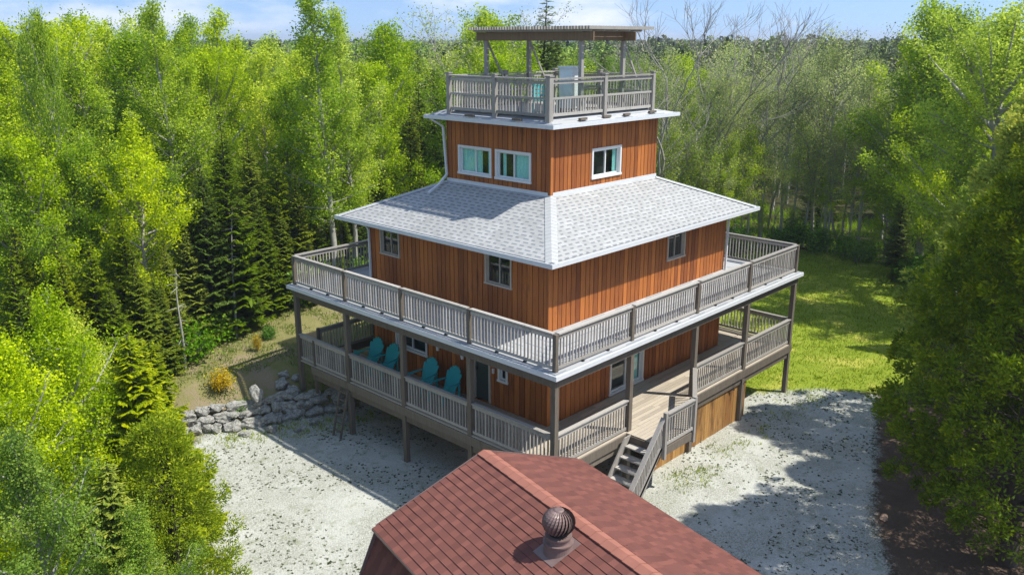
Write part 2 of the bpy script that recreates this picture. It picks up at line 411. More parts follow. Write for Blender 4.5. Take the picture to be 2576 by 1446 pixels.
def window(p, ud, nd, u0, u1, z0, z1, trim='trim', parent=house, curtain=None, mull=True, fr=.07):
    P = lambda u, out, z: Vector((p[0]+ud[0]*u+nd[0]*out, p[1]+ud[1]*u+nd[1]*out, z))
    def slab(mb, a, b, za, zb, o0, o1):
        q = [P(a, o1, za), P(b, o1, za), P(b, o0, za), P(a, o0, za)]; t = [v+Vector((0, 0, zb-za)) for v in q]
        if (ud[0]*nd[1]-ud[1]*nd[0]) > 0: q = q[::-1]; t = t[::-1]
        mb.hexa(q, t)
    win = MB(); sash = .045 if trim == 'trim' else .026; fr = fr if trim == 'trim' else .05; zi0, zi1 = z0+fr, z1-fr; a, b = u0+fr, u1-fr
    slab(win, u0, u1, z1-fr, z1, -.10, .035); slab(win, u0-.02, u1+.02, z0, z0+fr, -.10, .05)
    slab(win, u0, u0+fr, z0+fr, z1-fr, -.10, .033); slab(win, u1-fr, u1, z0+fr, z1-fr, -.10, .033)
    w_ = win.build('window', M[trim], parent)
    sm = MB(); c = (a+b)/2
    for s0, s1, off in ((a, c+sash/2, 0), (c-sash/2, b, -.025)) if mull else ((a, b, 0),):
        slab(sm, s0, s1, zi0, zi0+sash, -.07+off, -.04+off); slab(sm, s0, s1, zi1-sash, zi1, -.07+off, -.04+off)
        slab(sm, s0, s0+sash, zi0+sash, zi1-sash, -.07+off, -.04+off); slab(sm, s1-sash, s1, zi0+sash, zi1-sash, -.07+off, -.04+off)
    sm.build('sash', M[trim], w_)
    halves = ((a+sash, c-sash/2), (c+sash/2, b-sash)) if mull else ((a+sash, b-sash),)
    for s0, s1 in halves:
        g = MB(); slab(g, s0, s1, zi0+sash, zi1-sash, -.078, -.073); g.build('pane', M['glass'], w_)
    for (s0, s1) in (curtain or ()):
        cm = MB(); k = int((s1-s0)/.035)
        for q in range(k):
            ua, ub = s0+(s1-s0)*q/k, s0+(s1-s0)*(q+1)/k; da = -.12-.02*math.sin(q*1.9); db = -.12-.02*math.sin((q+1)*1.9)
            cm.quad([P(ua, da, zi0), P(ub, db, zi0), P(ub, db, zi1), P(ua, da, zi1)])
        cm.build('curtain', M['curtain'], w_)
    return w_
XA, XN = (1, 0), (0, -1)      # the right face, running along +x
YA, YN = (0, 1), (-1, 0)      # the left face, running along +y
Z1, Z2 = 1.90, 4.62           # deck levels
EZ = 6.99
# lower storey
lowR_h = [(2.92, 4.72, Z1+.02, 3.98)]
lowL_h = [(2.26, 3.02, Z1+.02, 3.98), (5.15, 6.75, 2.66, 3.75), (1.55, 1.95, 2.75, 3.55)]
siding('wall', (0, 0), XA, XN, LX, Z1-.02, 4.5, lowR_h, 1); siding('wall', (0, 0), YA, YN, LY, Z1-.02, 4.5, lowL_h, 2)
siding('wall', (0, LY), XA, (0, 1), LX, .0, 4.5, (), 3); siding('wall', (LX, 0), YA, (1, 0), LY, 0, 4.5, (), 4)
# basement
siding('basement_wall', (0, 0), XA, XN, LX, -.1, Z1-.3, (), 5); siding('basement_wall', (0, 0), YA, YN, LY, -.1, Z1-.3, (), 6)
# middle storey
midL_h = [(1.39, 2.46, 5.70, 6.82), (6.38, 7.37, 5.76, 6.82)]
midR_h = [(5.78, 6.82, 5.70, 6.72)]
siding('wall', (0, 0), XA, XN, LX, Z2-.1, EZ+.02, midR_h, 7); siding('wall', (0, 0), YA, YN, LY, Z2-.1, EZ+.02, midL_h, 8)
siding('wall', (0, LY), XA, (0, 1), LX, Z2-.1, EZ+.02, (), 9); siding('wall', (LX, 0), YA, (1, 0), LY, Z2-.1, EZ+.02, (), 10)
# tower
TX, TY, SX, SY = 2.0, 1.705, 5.457, 4.508
tz0, tz1 = 8.02, 10.12
towL_h = [(5.645-3.94+.30-.005-TY+TY-TY+0, 0, 0, 0)]
towL_h = [(4.15-TY, 5.66-TY, 8.38, 9.31), (2.48-TY, 3.98-TY, 8.38, 9.31)]
towR_h = [(3.92-TX, 5.44-TX, 8.38, 9.33)]
siding('tower_wall', (TX, TY), XA, XN, SX, tz0, tz1, towR_h, 11); siding('tower_wall', (TX, TY), YA, YN, SY, tz0, tz1, towL_h, 12)
siding('tower_wall', (TX, TY+SY), XA, (0, 1), SX, tz0, tz1, (), 13); siding('tower_wall', (TX+SX, TY), YA, (1, 0), SY, tz0, tz1, (), 14)
for x0, y0, za, zb in ((0, 0, Z1, 4.5), (0, 0, Z2+.02, EZ), (TX, TY, tz0+.1, tz1)):
    cb = MB()
    cb.box(x0-.022, x0+.09, y0-.022, y0+.0, za, zb, .8); cb.box(x0-.022, x0-.0, y0+.0, y0+.09, za, zb, .25)
    cb.build('corner_board', M['siding'], house)
# dark rooms behind the openings
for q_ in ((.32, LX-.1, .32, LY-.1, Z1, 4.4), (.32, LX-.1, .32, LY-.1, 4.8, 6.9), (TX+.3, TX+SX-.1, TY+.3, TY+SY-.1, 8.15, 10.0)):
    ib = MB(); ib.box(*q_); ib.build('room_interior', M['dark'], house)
window((0, 0), XA, XN, 5.78, 6.82, 5.70, 6.72, 'tan_trim')
window((0, 0), YA, YN, 1.39, 2.46, 5.70, 6.82, 'tan_trim'); window((0, 0), YA, YN, 6.38, 7.37, 5.76, 6.82, 'tan_trim')
window((0, 0), YA, YN, 5.15, 6.75, 2.66, 3.75, 'trim'); window((0, 0), YA, YN, 1.55, 1.95, 2.75, 3.55, 'trim', mull=False)
window((TX, TY), YA, YN, *towL_h[0], 'trim', curtain=[(towL_h[0][0]+.52, towL_h[0][1]-.1), (towL_h[0][0]+.08, towL_h[0][0]+.26)])
window((TX, TY), YA, YN, *towL_h[1], 'trim', curtain=[(towL_h[1][0]+.08, towL_h[1][0]+.74), (towL_h[1][1]-.36, towL_h[1][1]-.2)])
window((TX, TY), XA, XN, *towR_h[0], 'trim', curtain=[(towR_h[0][1]-.3, towR_h[0][1]-.12)])
# sliding door on the right face, plain door on the left one
sd = window((0, 0), XA, XN, 2.92, 4.72, Z1+.02, 3.98, 'trim', curtain=[(4.2, 4.6)]); sd.name = 'sliding_door'
d = MB(); d.box(.03, .075, 2.36, 2.92, Z1+.04, 3.92, .1); dd = d.build('door', plain('dark_green_door', (.05, .065, .055), .5), house)
f = MB(); f.box(-.035, .05, 2.26, 2.34, Z1+.02, 3.98); f.box(-.035, .05, 2.94, 3.02, Z1+.02, 3.98); f.box(-.035, .05, 2.34, 2.94, 3.93, 3.98); f.build('door_frame', M['tan_trim'], dd)
f = MB(); f.box(-.02, .03, 2.84, 2.88, 2.86, 2.98); f.build('handle', M['black'], dd)
for yy in (4.55, 3.42):
    l = MB(); l.lathe([(0, 3.30), (.05, 3.29), (.06, 3.2), (.045, 3.08), (0, 3.06)], -.09, yy, 10); l.box(-.05, 0, yy-.025, yy+.025, 3.2, 3.26)
    l.build('wall_lamp', M['trim'], house)
l = MB(); l.box(-.06, -.01, 2.10, 2.16, 2.95, 3.1); l.box(-.05, -.006, 1.12, 1.18, 3.2, 3.32); l.build('switch_box', M['trim'], house)

# --- roofs
def hip(name, e, t, ze, zt, material, th=.14, parent=house, cap=True):
    """e/t: (x0,x1,y0,y1) eave and top rectangles"""
    E_ = [(e[0], e[2]), (e[1], e[2]), (e[1], e[3]), (e[0], e[3])]; T_ = [(t[0], t[2]), (t[1], t[2]), (t[1], t[3]), (t[0], t[3])]
    mb = MB()
    for k in range(4):
        a, b, c, d_ = E_[k], E_[(k+1) % 4], T_[(k+1) % 4], T_[k]
        ux, uy = b[0]-a[0], b[1]-a[1]; ln = math.hypot(ux, uy); ux /= ln; uy /= ln
        def uv(q, z):
            u = (q[0]-a[0])*ux+(q[1]-a[1])*uy; pv = abs((q[0]-a[0])*uy-(q[1]-a[1])*ux); return (u+k*31.7, math.hypot(pv, z-ze)+k*.07)
        mb.quad([(*a, ze), (*b, ze), (*c, zt), (*d_, zt)], .5, [uv(a, ze), uv(b, ze), uv(c, zt), uv(d_, zt)])
        mb.quad([(*a, ze-th), (*b, ze-th), (*b, ze), (*a, ze)], .5)
    mb.quad([(x, y, ze-th) for x, y in E_][::-1], .5); mb.quad([(x, y, zt) for x, y in T_], .5, [(x, y) for x, y in T_])
    r = mb.build(name, material, parent)
    if cap:
        for k in range(4):
            c = MB(); a = Vector((*E_[k], ze)); b = Vector((*T_[k], zt)); d_ = (b-a); L_ = d_.length; d_ /= L_
            hz = Vector((d_.x, d_.y, 0)).normalized(); sd_ = Vector((-hz.y, hz.x, 0)); q = 0
            while q < L_-.05:
                q2 = min(L_, q+.19); p0 = a+d_*q; p1 = a+d_*q2; wv = .17; dz = -.05
                lift0, lift1 = Vector((0, 0, .026)), Vector((0, 0, .020))
                c.quad([p0+lift0+sd_*-wv+Vector((0, 0, dz)), p0+lift0, p1+lift1, p1+lift1+sd_*-wv+Vector((0, 0, dz))], None)
                c.quad([p0+lift0, p0+lift0+sd_*wv+Vector((0, 0, dz)), p1+lift1+sd_*wv+Vector((0, 0, dz)), p1+lift1], None)
                c.quad([p0+lift0+sd_*-wv+Vector((0, 0, dz-.02)), p0+lift0+sd_*wv+Vector((0, 0, dz-.02)), p0+lift0+sd_*wv+Vector((0, 0, dz)), p0+lift0, p0+lift0+sd_*-wv+Vector((0, 0, dz))], None)
                q = q2
            c.build('hip_cap', M['hip_cap'], r)
    return r
def gutter(parent, e, z, dep=.11, hgt=.11, sides='ABCD'):
    g = MB(); x0, x1, y0, y1 = e; t = .012
    def run(p, q, nrm):
        p = Vector(p); q = Vector(q); nv = Vector((*nrm, 0))
        # open trough: back, floor, rolled front lip
        g.bar(p+nv*t+Vector((0, 0, -hgt/2)), q+nv*t+Vector((0, 0, -hgt/2)), t, hgt, .5)
        g.bar(p+nv*(dep*.5)+Vector((0, 0, -hgt)), q+nv*(dep*.5)+Vector((0, 0, -hgt)), dep*.9, t, .5)
        g.bar(p+nv*dep+Vector((0, 0, -hgt/2)), q+nv*dep+Vector((0, 0, -hgt/2)), t, hgt, .6)
        g.bar(p+nv*(dep-.012)+Vector((0, 0, .006)), q+nv*(dep-.012)+Vector((0, 0, .006)), .032, .018, .9)
    D = dep
    if 'A' in sides: run((x0-D, y0, z), (x1+D, y0, z), (0, -1))
    if 'B' in sides: run((x0, y0-D+.001, z-.001), (x0, y1+D, z-.001), (-1, 0))
    if 'C' in sides: run((x1, y0-D, z-.002), (x1, y1+D, z-.002), (1, 0))
    if 'D' in sides: run((x0-D, y1, z-.003), (x1+D, y1, z-.003), (0, 1))
    return g.build('gutter', M['gutter'], parent)
ER = (-.70, LX+.70, -.70, LY+.70)
mid_roof = hip('roof', ER, (TX, TX+SX, TY, TY+SY), EZ, 8.085, M['shingle']); gutter(mid_roof, ER, EZ-.02)
fl = MB()
fl.box(TX-.02, TX+SX+.02, TY-.02, TY-.0, 8.06, 8.19, .5); fl.box(TX-.021, TX-.001, TY, TY+SY, 8.06, 8.19, .5)
fl.build('flashing', M['gutter'], mid_roof)
TE = (TX-.42, TX+SX+.42, TY-.42, TY+SY+.42); PLT = (1.62, 7.02, 1.42, 6.45)
top_roof = hip('tower_roof', TE, (1.95, 6.95, 1.75, 6.2), 10.235, 10.40, M['shingle_soft'], .13, cap=False); gutter(top_roof, TE, 10.225, .10, .10)
# downspouts
def pipe(name, pts, r=.035, material=None, parent=house):
    mb = MB()
    for a, b in zip(pts[:-1], pts[1:]): mb.bar(a, b, r*2, r*1.6)
    return mb.build(name, material or M['gutter'], parent)
pipe('downspout', [(TX-.45, TY+SY+.30, 10.12), (TX-.10, TY+SY+.06, 9.85), (TX-.07, TY+SY-.04, 8.3), (TX-.45, TY+SY-.05, 8.0), (TX-.95, TY+SY-.1, 7.80)])
pipe('downspout', [(-.74, LY+.60, 6.88), (-.08, LY+.10, 6.62), (-.07, LY-.03, 6.5), (-.07, LY-.03, 4.75)])
pipe('downspout', [(LX+.60, -.74, 6.88), (LX+.1, -.10, 6.60), (LX+.02, -.07, 6.5), (LX+.02, -.07, 4.75)])

# --- upper deck
DR = (-1.97, LX+1.97, -1.97, LY+1.97)
up = hip('upper_deck', DR, (0, LX, 0, LY), 4.60, 4.73, M['shingle_soft'], .10, cap=False); gutter(up, DR, 4.58, .09, .11)
bm_ = MB()
for q in (-1.84, ):
    bm_.box(-1.95, LX+1.95, -1.92, -1.76, 4.20, 4.49); bm_.box(-1.92, -1.76, -1.76, LY+1.92, 4.20, 4.49)
    bm_.box(LX+1.76, LX+1.92, -1.76, LY+1.92, 4.20, 4.49); bm_.box(-1.76, LX+1.76, LY+1.76, LY+1.92, 4.20, 4.49)
k = -1.5
while k < LX+1.6: bm_.box(k, k+.04, -1.76, -.03, 4.28, 4.498); bm_.box(k, k+.04, LY+.03, LY+1.76, 4.28, 4.498); k += .6
k = -1.0
while k < LY+1: bm_.box(-1.76, -.04, k, k+.04, 4.28, 4.497); bm_.box(LX+.04, LX+1.76, k, k+.04, 4.28, 4.497); k += .6
bm_.build('deck_beam', M['post_wood'], up)

# --- lower deck
low = MB(); r5 = random.Random(5)
def boards(mb, x0, x1, y0, y1, z, along='x', wd=.14):
    if along == 'x':
        y = y0
        while y < y1-.01:
            e = min(y1, y+wd); x = x0
            while x < x1-.01:
                xe = min(x1, x+r5.uniform(2.4, 4.2)); mb.box(x, xe-.004, y, e-.012, z-.035, z, r5.random()); x = xe
            y = e
    else:
        x = x0
        while x < x1-.01:
            e = min(x1, x+wd); mb.box(x, e-.012, y0, y1, z-.035, z, r5.random()); x = e
boards(low, -1.9, LX+1.9, -1.9, -.03, Z1); boards(low, -1.9, -.03, -.03, LY+1.85, Z1, 'y'); boards(low, LX+.03, LX+1.9, 0, LY+1.85, Z1, 'y')
boards(low, 1.22, 2.66, -3.16, -1.905, Z1)
low.quad([(2.66, -3.16, Z1), (4.62, -1.905, Z1), (2.66, -1.905, Z1)], .6); low.quad([(2.66, -3.16, Z1-.035), (2.66, -1.905, Z1-.035), (4.62, -1.905, Z1-.035)], .6)
lowd = low.build('lower_deck', M['deck_wood'], house)
rim = MB()
rim.box(-1.93, 1.42, -1.935, -1.89, 1.60, 1.862); rim.box(4.6, LX+1.93, -1.935, -1.89, 1.60, 1.862)
rim.box(-1.90, 1.42, -1.87, -1.80, 1.38, 1.598); rim.box(4.6, LX+1.9, -1.87, -1.80, 1.38, 1.598)
rim.box(-1.935, -1.89, -1.889, 9.0, 1.60, 1.861); rim.box(-1.87, -1.80, -1.80, 9.0, 1.38, 1.597)
rim.box(LX+1.89, LX+1.935, -1.889, LY+1.9, 1.60, 1.86); rim.box(LX+1.80, LX+1.87, -1.80, LY+1.9, 1.38, 1.597)
rim.box(-1.1, LX+1.89, LY+1.86, LY+1.9, 1.60, 1.859)
rim.box(1.22, 2.68, -3.2, -3.162, 1.63, 1.862); rim.bar((2.68, -3.18, 1.746), (4.68, -1.93, 1.746), .04, .232)
rim.box(1.181, 1.219, -3.2, -1.94, 1.63, 1.861)
rim.build('rim_joist', M['post_wood'], lowd)
jo = MB(); k = -1.2
while k < LX+1.6: jo.box(k, k+.045, -1.79, -.04, 1.62, 1.86); k += .4
k = .2
while k < LY+1: jo.box(-1.79, -.04, k, k+.045, 1.62, 1.86); jo.box(LX+.04, LX+1.79, k, k+.045, 1.62, 1.86); k += .4
jo.build('joist', M['post_wood'], lowd)
PX = [-1.84, 1.38, 4.74, 7.92, 11.30]; PY = [-1.84, 1.23, 4.12, 6.92, 9.76]
posts = {(x, -1.84) for x in PX} | {(-1.84, y) for y in PY} | {(11.30, y) for y in PY} | {(x, 9.76) for x in PX}
for (x, y) in sorted(posts):
    p_ = MB(); s_ = .075; zb = Hs(x, y)-.15
    p_.box(x-s_, x+s_, y-s_, y+s_, zb, 4.197); p_.build('post', M['post_wood'], house)
    p_ = MB(); s_ = .055; p_.box(x-s_, x+s_, y-s_, y+s_, 4.60, 5.60); p_.build('railing_post', M['post_wood'], house)
for x, y in ((4.74, -1.84),):
    pass
def railing(p, q, z, h=1.02, pitch=.122, mid=None, glass=False, z_end=None, parent=house, cap=.13, foot=.10, full=True, mat_='grey_wood', name='railing', thick=.034):
    """one bay between two posts: cap, rail under it, bottom rail, balusters"""
    p = Vector((*p, z)); q = Vector((*q, z if z_end is None else z_end)); up_ = Vector((0, 0, 1))
    mb = MB(); mb.rng = random.Random(int(abs(p.x*71+p.y*37+z*11+q.x*5))+3)
    def o(a, hh): return a+up_*hh
    mb.bar(o(p, h-.019), o(q, h-.019), cap, .038); mb.bar(o(p, h-.115), o(q, h-.115), .04, .085)
    mb.bar(o(p, foot), o(q, foot), .04, .085)
    if mid: mb.bar(o(p, mid), o(q, mid), .05, .06)
    r_ = mb.build(name, M[mat_], parent)
    L_ = (q-p).length; n_ = max(2, int(L_/pitch)); bl = MB(); bl.rng = random.Random(int(L_*97+z*13)+1)
    top = (mid if glass else h-.16)
    for k in range(1, n_):
        a = p.lerp(q, (k+bl.rng.uniform(-.03, .03))/n_)
        bl.box(a.x-thick/2, a.x+thick/2, a.y-thick/2, a.y+thick/2, a.z+foot+.043, a.z+top)
    bl.build('balusters', M[mat_], r_)
    if glass:
        g = MB(); d_ = (q-p).normalized(); g.bar(o(p, (mid+h-.15)/2), o(q, (mid+h-.15)/2), .008, h-.15-mid-.06); g.build('glass_panel', M['glass'], r_)
    return r_
def bays(pts, z, fixed, axis, **k):
    for a, b in zip(pts[:-1], pts[1:]):
        railing((a+.06, fixed) if axis == 'x' else (fixed, a+.06), (b-.06, fixed) if axis == 'x' else (fixed, b-.06), z, **k)
bays(PX, 4.60, -1.84, 'x'); bays(PY, 4.60, -1.84, 'y'); bays(PX, 4.60, 9.76, 'x'); bays(PY, 4.60, 11.30, 'y')
# little dark rail clamps under the cap and spacer blocks on the deck edge, as in the photo
ck = MB()
for a, b in zip(PX[:-1], PX[1:]):
    for t in (.33, .66): x = a+(b-a)*t; ck.box(x-.03, x+.03, -1.90, -1.80, 4.61, 4.66)
for a, b in zip(PY[:-1], PY[1:]):
    for t in (.33, .66): y = a+(b-a)*t; ck.box(-1.90, -1.80, y-.03, y+.03, 4.61, 4.66)
ck.build('spacer_blocks', M['black'], up)
lz = Z1-.01
for a, b in ((PX[0], PX[1]), (PX[2], PX[3]), (PX[3], PX[4])): railing((a+.08, -1.84), (b-.08, -1.84), lz, .98)
for a, b in zip(PY[:-1], PY[1:]): railing((-1.84, a+.08), (-1.84, min(b-.08, 9.7)), lz, .98)
for a, b in zip(PY[:-1], PY[1:]): railing((11.30, a+.08), (11.30, b-.08), lz, .98)
railing((-1.15, 9.62), (3.2, 9.62), lz, .98); railing((3.3, 9.62), (11.2, 9.62), lz, .98)
pp = MB(); pp.box(-1.2, -1.1, 9.57, 9.67, 1.6, 2.9); pp.box(-1.89, -1.79, 8.82, 8.90, .9, 2.86); pp.build('railing_post', M['post_wood'], house)
# landing, its rails, and the front stairs
for x, y, z0_, z1_ in ((1.19, -3.2, 1.55, 2.93), (2.66, -3.2, 0, 2.93)):
    pp = MB(); pp.box(x-.05, x+.05, y-.05, y+.05, max(z0_, 1.55), z1_); pp.build('railing_post', M['grey_wood'], house)
railing((1.25, -3.2), (2.6, -3.2), lz, 1.0); railing((2.70, -3.16), (4.66, -1.95), lz, 1.0)
y0_, y1_ = -2.10, -3.12; nst = 8; rise = Z1/(nst+.0); run_ = .225
xs_ = 1.20; xe = xs_-run_*nst
stair = bpy.data.objects.new('staircase', None); COL.objects.link(stair); stair.parent = house
st = MB(); st.hexa([(xe, y1_-.05, -.02), (xe+.30, y1_-.05, -.02), (xe+.30, y1_-.01, -.02), (xe, y1_-.01, -.02)], [(xs_-.28, y1_-.05, Z1), (xs_, y1_-.05, Z1), (xs_, y1_-.01, Z1), (xs_-.28, y1_-.01, Z1)])
st.build('stringer', M['grey_wood'], stair); st = MB(); st.hexa([(xe, y0_+.01, -.02), (xe+.30, y0_+.01, -.02), (xe+.30, y0_+.05, -.02), (xe, y0_+.05, -.02)], [(xs_-.28, y0_+.01, Z1), (xs_, y0_+.01, Z1), (xs_, y0_+.05, Z1), (xs_-.28, y0_+.05, Z1)])
st.build('stringer', M['grey_wood'], stair)
for k in range(1, nst):
    t_ = MB(); zz = Z1-rise*k; xx = xs_-run_*k; t_.box(xx-.06, xx+.22, y1_, y0_, zz-.04, zz, .85); t_.build('tread', M['grey_wood'], stair)
railing((1.16, -3.15), (xe+.25, -3.15), Z1-.13, 1.02, z_end=.02, parent=stair, pitch=.105, foot=.16, name='handrail', thick=.03)
nb = MB(); nb.box(xe+.16, xe+.25, -3.2, -3.1, 0, 1.1); nb.build('newel_post', M['grey_wood'], stair)
# skirt boards under the deck and a hose bib pair
siding('deck_skirt', (2.75, -1.79), XA, XN, 8.36-2.75, -.05, 1.60, (), 21, .15, .008, M['skirt'])
siding('deck_skirt', (8.36, -1.77), YA, (1, 0), 1.75, -.05, 1.60, (), 22, .15, .008, M['skirt'])
hb = MB(); hb.bar((7.75, -1.84, 1.42), (7.95, -1.9, 1.36), .05, .05); hb.bar((7.2, -1.84, 1.38), (7.35, -1.9, 1.32), .05, .05); hb.build('tap', M['black'], house)

# --- tower railing
TPX, TPY = [1.75, 4.32, 6.88], [1.58, 3.75, 5.78]
for x in TPX:
    for y in TPY:
        if x == TPX[1] and y == TPY[1]: continue
        p_ = MB(); s_ = .085 if (x, y) == (TPX[0], TPY[0]) else .065
        p_.box(x-s_, x+s_, y-s_, y+s_, 10.26, 11.55); p_.box(x-s_-.02, x+s_+.02, y-s_-.02, y+s_+.02, 11.552, 11.585)
        p_.build('railing_post', M['grey_wood'], top_roof)
for a, b in zip(TPX[:-1], TPX[1:]):
    railing((a+.08, TPY[0]), (b-.08, TPY[0]), 10.38, 1.12, mid=.56, glass=True, parent=top_roof, pitch=.12); railing((a+.08, TPY[-1]), (b-.08, TPY[-1]), 10.38, 1.12, mid=.56, parent=top_roof)
for a, b in zip(TPY[:-1], TPY[1:]):
    railing((TPX[0], a+.08), (TPX[0], b-.08), 10.38, 1.12, mid=.56, parent=top_roof, pitch=.12); railing((TPX[-1], a+.08), (TPX[-1], b-.08), 10.38, 1.12, mid=.56, parent=top_roof)
fl_ = MB(); boards(fl_, 1.8, 6.84, 1.64, 5.72, 10.45); fl_.build('roof_deck', M['grey_wood'], top_roof)
for k_, (x, y, a) in enumerate(((3.0, 1.34, .1), (4.2, 1.38, .0), (5.2, 1.36, .15), (6.6, 1.36, 0), (1.5, 2.6, 1.5), (1.5, 4.6, 1.6))):
    b_ = MB(); c_, s_ = math.cos(a)*.18, math.sin(a)*.18; b_.bar((x-c_, y-s_, 10.32), (x+c_, y+s_, 10.32), .09, .07); b_.build('wood_block', M['post_wood'], top_roof)

# --- pergola on the tower
pg = thing('pergola', 'weathered timber pergola with slatted cover standing on the tower roof', 'pergola', (4.4, 3.7, 10.45))
PGX, PGY = (3.38, 5.44), (1.76, 5.73); OX, OY, OZ = pg.location
for x in PGX:
    for y in PGY:
        p_ = MB(); p_.box(x-.06-OX, x+.06-OX, y-.06-OY, y+.06-OY, 0, 12.56-OZ); p_.build('post', M['grey_wood'], pg)
for y0_, in ((PGY[0],), (PGY[1],)):
    p_ = MB(); p_.box(PGX[0]-.05-OX, PGX[1]+.55-OX, y0_-.09-OY, y0_-.045-OY, 12.54-OZ, 12.80-OZ); p_.build('beam', M['beam_wood'], pg)
for x0_ in PGX:
    p_ = MB(); p_.box(x0_-.11-OX, x0_-.065-OX, PGY[0]-.52-OY, PGY[1]+.35-OY, 12.53-OZ, 12.79-OZ); p_.build('beam', M['beam_wood'], pg)
sl_ = MB(); y = PGY[0]-.55
while y < PGY[1]+.45:
    sl_.box(PGX[0]-.35-OX, PGX[1]+.85-OX, y-OY, y+.055-OY, 12.86-OZ, 12.95-OZ); y += .115
for x in np.arange(PGX[0]-.2, PGX[1]+.8, .62): sl_.box(x-OX, x+.05-OX, PGY[0]-.5-OY, PGY[1]+.4-OY, 12.80-OZ, 12.858-OZ)
sl_.build('slat_roof', M['grey_wood'], pg)
for x in PGX:
    for y in PGY:
        p_ = MB(); sgn = 1
        if (x, y) == (PGX[0], PGY[0]): continue
        p_.bar((x+.08-OX, y-OY, 12.45-OZ), (x+1.35-OX, y-OY, 10.5-OZ), .04, .06); p_.build('brace', M['grey_wood'], pg)

# rooftop furniture glimpsed through the glass
t = thing('storage_cabinet', 'white cabinet on the rooftop deck behind the glass railing', 'cabinet', (3.50, 2.22, 10.45))
b_ = MB(); b_.box(-.28, .28, -.25, .25, .12, 1.30); b_.build('body', M['cloth'], t)
b_ = MB(); b_.box(-.31, .31, -.28, .28, 1.302, 1.35); b_.build('lid', M['cloth'], t)
for sx in (-.22, .22):
    for sy in (-.19, .19): b_ = MB(); b_.box(sx-.03, sx+.03, sy-.03, sy+.03, 0, .118); b_.build('foot', M['black'], t)
t = thing('patio_bench', 'dark teal slatted bench beside the white cabinet on the rooftop', 'bench', (2.35, 2.2, 10.45), .2)
b_ = MB(); [b_.box(-.45, .45, y_, y_+.09, .40, .43) for y_ in (-.22, -.11, 0, .11)]; b_.build('seat', M['teal'], t)
b_ = MB(); [b_.box(-.45, .45, .22, .245, z_, z_+.08) for z_ in (.5, .61, .72, .83)]; b_.build('backrest', M['teal'], t)
for sx in (-.4, .4):
    for sy in (-.18, .2): b_ = MB(); b_.box(sx-.03, sx+.03, sy-.03, sy+.03, 0, .9 if sy > 0 else .398); b_.build('leg', M['teal'], t)
t = thing('patio_table', 'low grey table on the rooftop deck right of the white cabinet', 'table', (4.75, 2.75, 10.45))
b_ = MB(); [b_.box(-.5, .5, y_, y_+.1, .68, .71) for y_ in np.arange(-.4, .4, .115)]; b_.build('tabletop', M['grey_wood'], t)
for sx in (-.42, .42):
    for sy in (-.33, .33): b_ = MB(); b_.box(sx-.03, sx+.03, sy-.03, sy+.03, 0, .678); b_.build('leg', M['grey_wood'], t)

# --- teal chairs on the lower deck
def copy_tree(o, parent=None):
    c = o.copy(); COL.objects.link(c); c.parent = parent
    for ch in o.children: copy_tree(ch, c)
    return c
def chair():
    t = thing('adirondack_chair', '', 'chair')
    s = MB()   # faces -x ; seat slopes down to the back
    for k in range(6):
        x = -.40+.095*k; z = .38-.028*k; s.bar((x, -.27, z), (x, .27, z), .085, .02)
    s.build('seat', M['teal'], t)
    b_ = MB()
    for k in range(7):
        u = (k-3)/3; ln = .86-.20*u*u; y0 = u*.19; y1 = u*.28; hw0, hw1 = .036, .050
        def P(y, v): return Vector((.13+.40*v, y, .24+.92*v))
        e = [P(y0-hw0, 0), P(y0+hw0, 0), P(y1+hw1, ln-.05), P(y1+.0, ln), P(y1-hw1, ln-.05)]
        th = Vector((.022, 0, -.008))
        b_.quad(e, .5); b_.quad([q+th for q in e][::-1], .5)
        for i in range(5): b_.quad([e[i], e[i]+th, e[(i+1) % 5]+th, e[(i+1) % 5]], .5)
    b_.bar((.30, -.27, .56), (.30, .27, .56), .03, .07); b_.build('backrest', M['teal'], t)
    for s_ in (-1, 1):
        a = MB(); pts = [(-.50, .31), (-.44, .40), (-.1, .40), (.15, .37), (.36, .31), (.36, .27), (.1, .30), (-.45, .29)]
        top = [Vector((x, s_*y, .60)) for x, y in pts]
        if s_ < 0: top = top[::-1]
        a.quad(top, .5); a.quad([v-Vector((0, 0, .025)) for v in top][::-1], .5)
        for i in range(8): a.quad([top[(i+1) % 8], top[i], top[i]-Vector((0, 0, .025)), top[(i+1) % 8]-Vector((0, 0, .025))], .5)
        a.build('arm', M['teal'], t)
        l = MB(); l.box(-.42, -.32, s_*.30-.015, s_*.30+.015, 0, .574); l.build('leg', M['teal'], t)
        l = MB(); l.bar((-.40, s_*.275, .34), (.42, s_*.275, .05), .022, .12); l.bar((.30, s_*.30, .57), (.30, s_*.30, .02), .03, .05); l.build('leg', M['teal'], t)
    return t
c0 = chair()
labs = ['teal adirondack chair next to the low round table, farthest left on the porch', 'teal adirondack chair standing just left of the porch window post',
        'teal adirondack chair just right of the porch window', 'teal adirondack chair nearest the dark door on the porch']
for i, (y, a) in enumerate(((7.25, .08), (6.42, .0), (4.50, .05), (3.46, -.02))):
    c = c0 if i == 0 else copy_tree(c0)
    c.location = (-.78, y, Z1+.002); c.rotation_euler = (0, 0, a); c['label'] = labs[i]; c['group'] = 'teal chairs in a row on the porch'
t = thing('side_table', 'low round teal table on the porch beside the leftmost chair', 'table', (-.95, 8.05, Z1+.002))
b_ = MB(); b_.lathe([(0, .42), (.30, .42), (.31, .40), (.30, .375), (0, .375)], 0, 0, 24); b_.build('tabletop', M['teal'], t)
for k in range(4): a = k*math.pi/2+.5; b_ = MB(); b_.bar((.2*math.cos(a), .2*math.sin(a), .374), (.24*math.cos(a), .24*math.sin(a), 0), .04, .04); b_.build('leg', M['teal'], t)
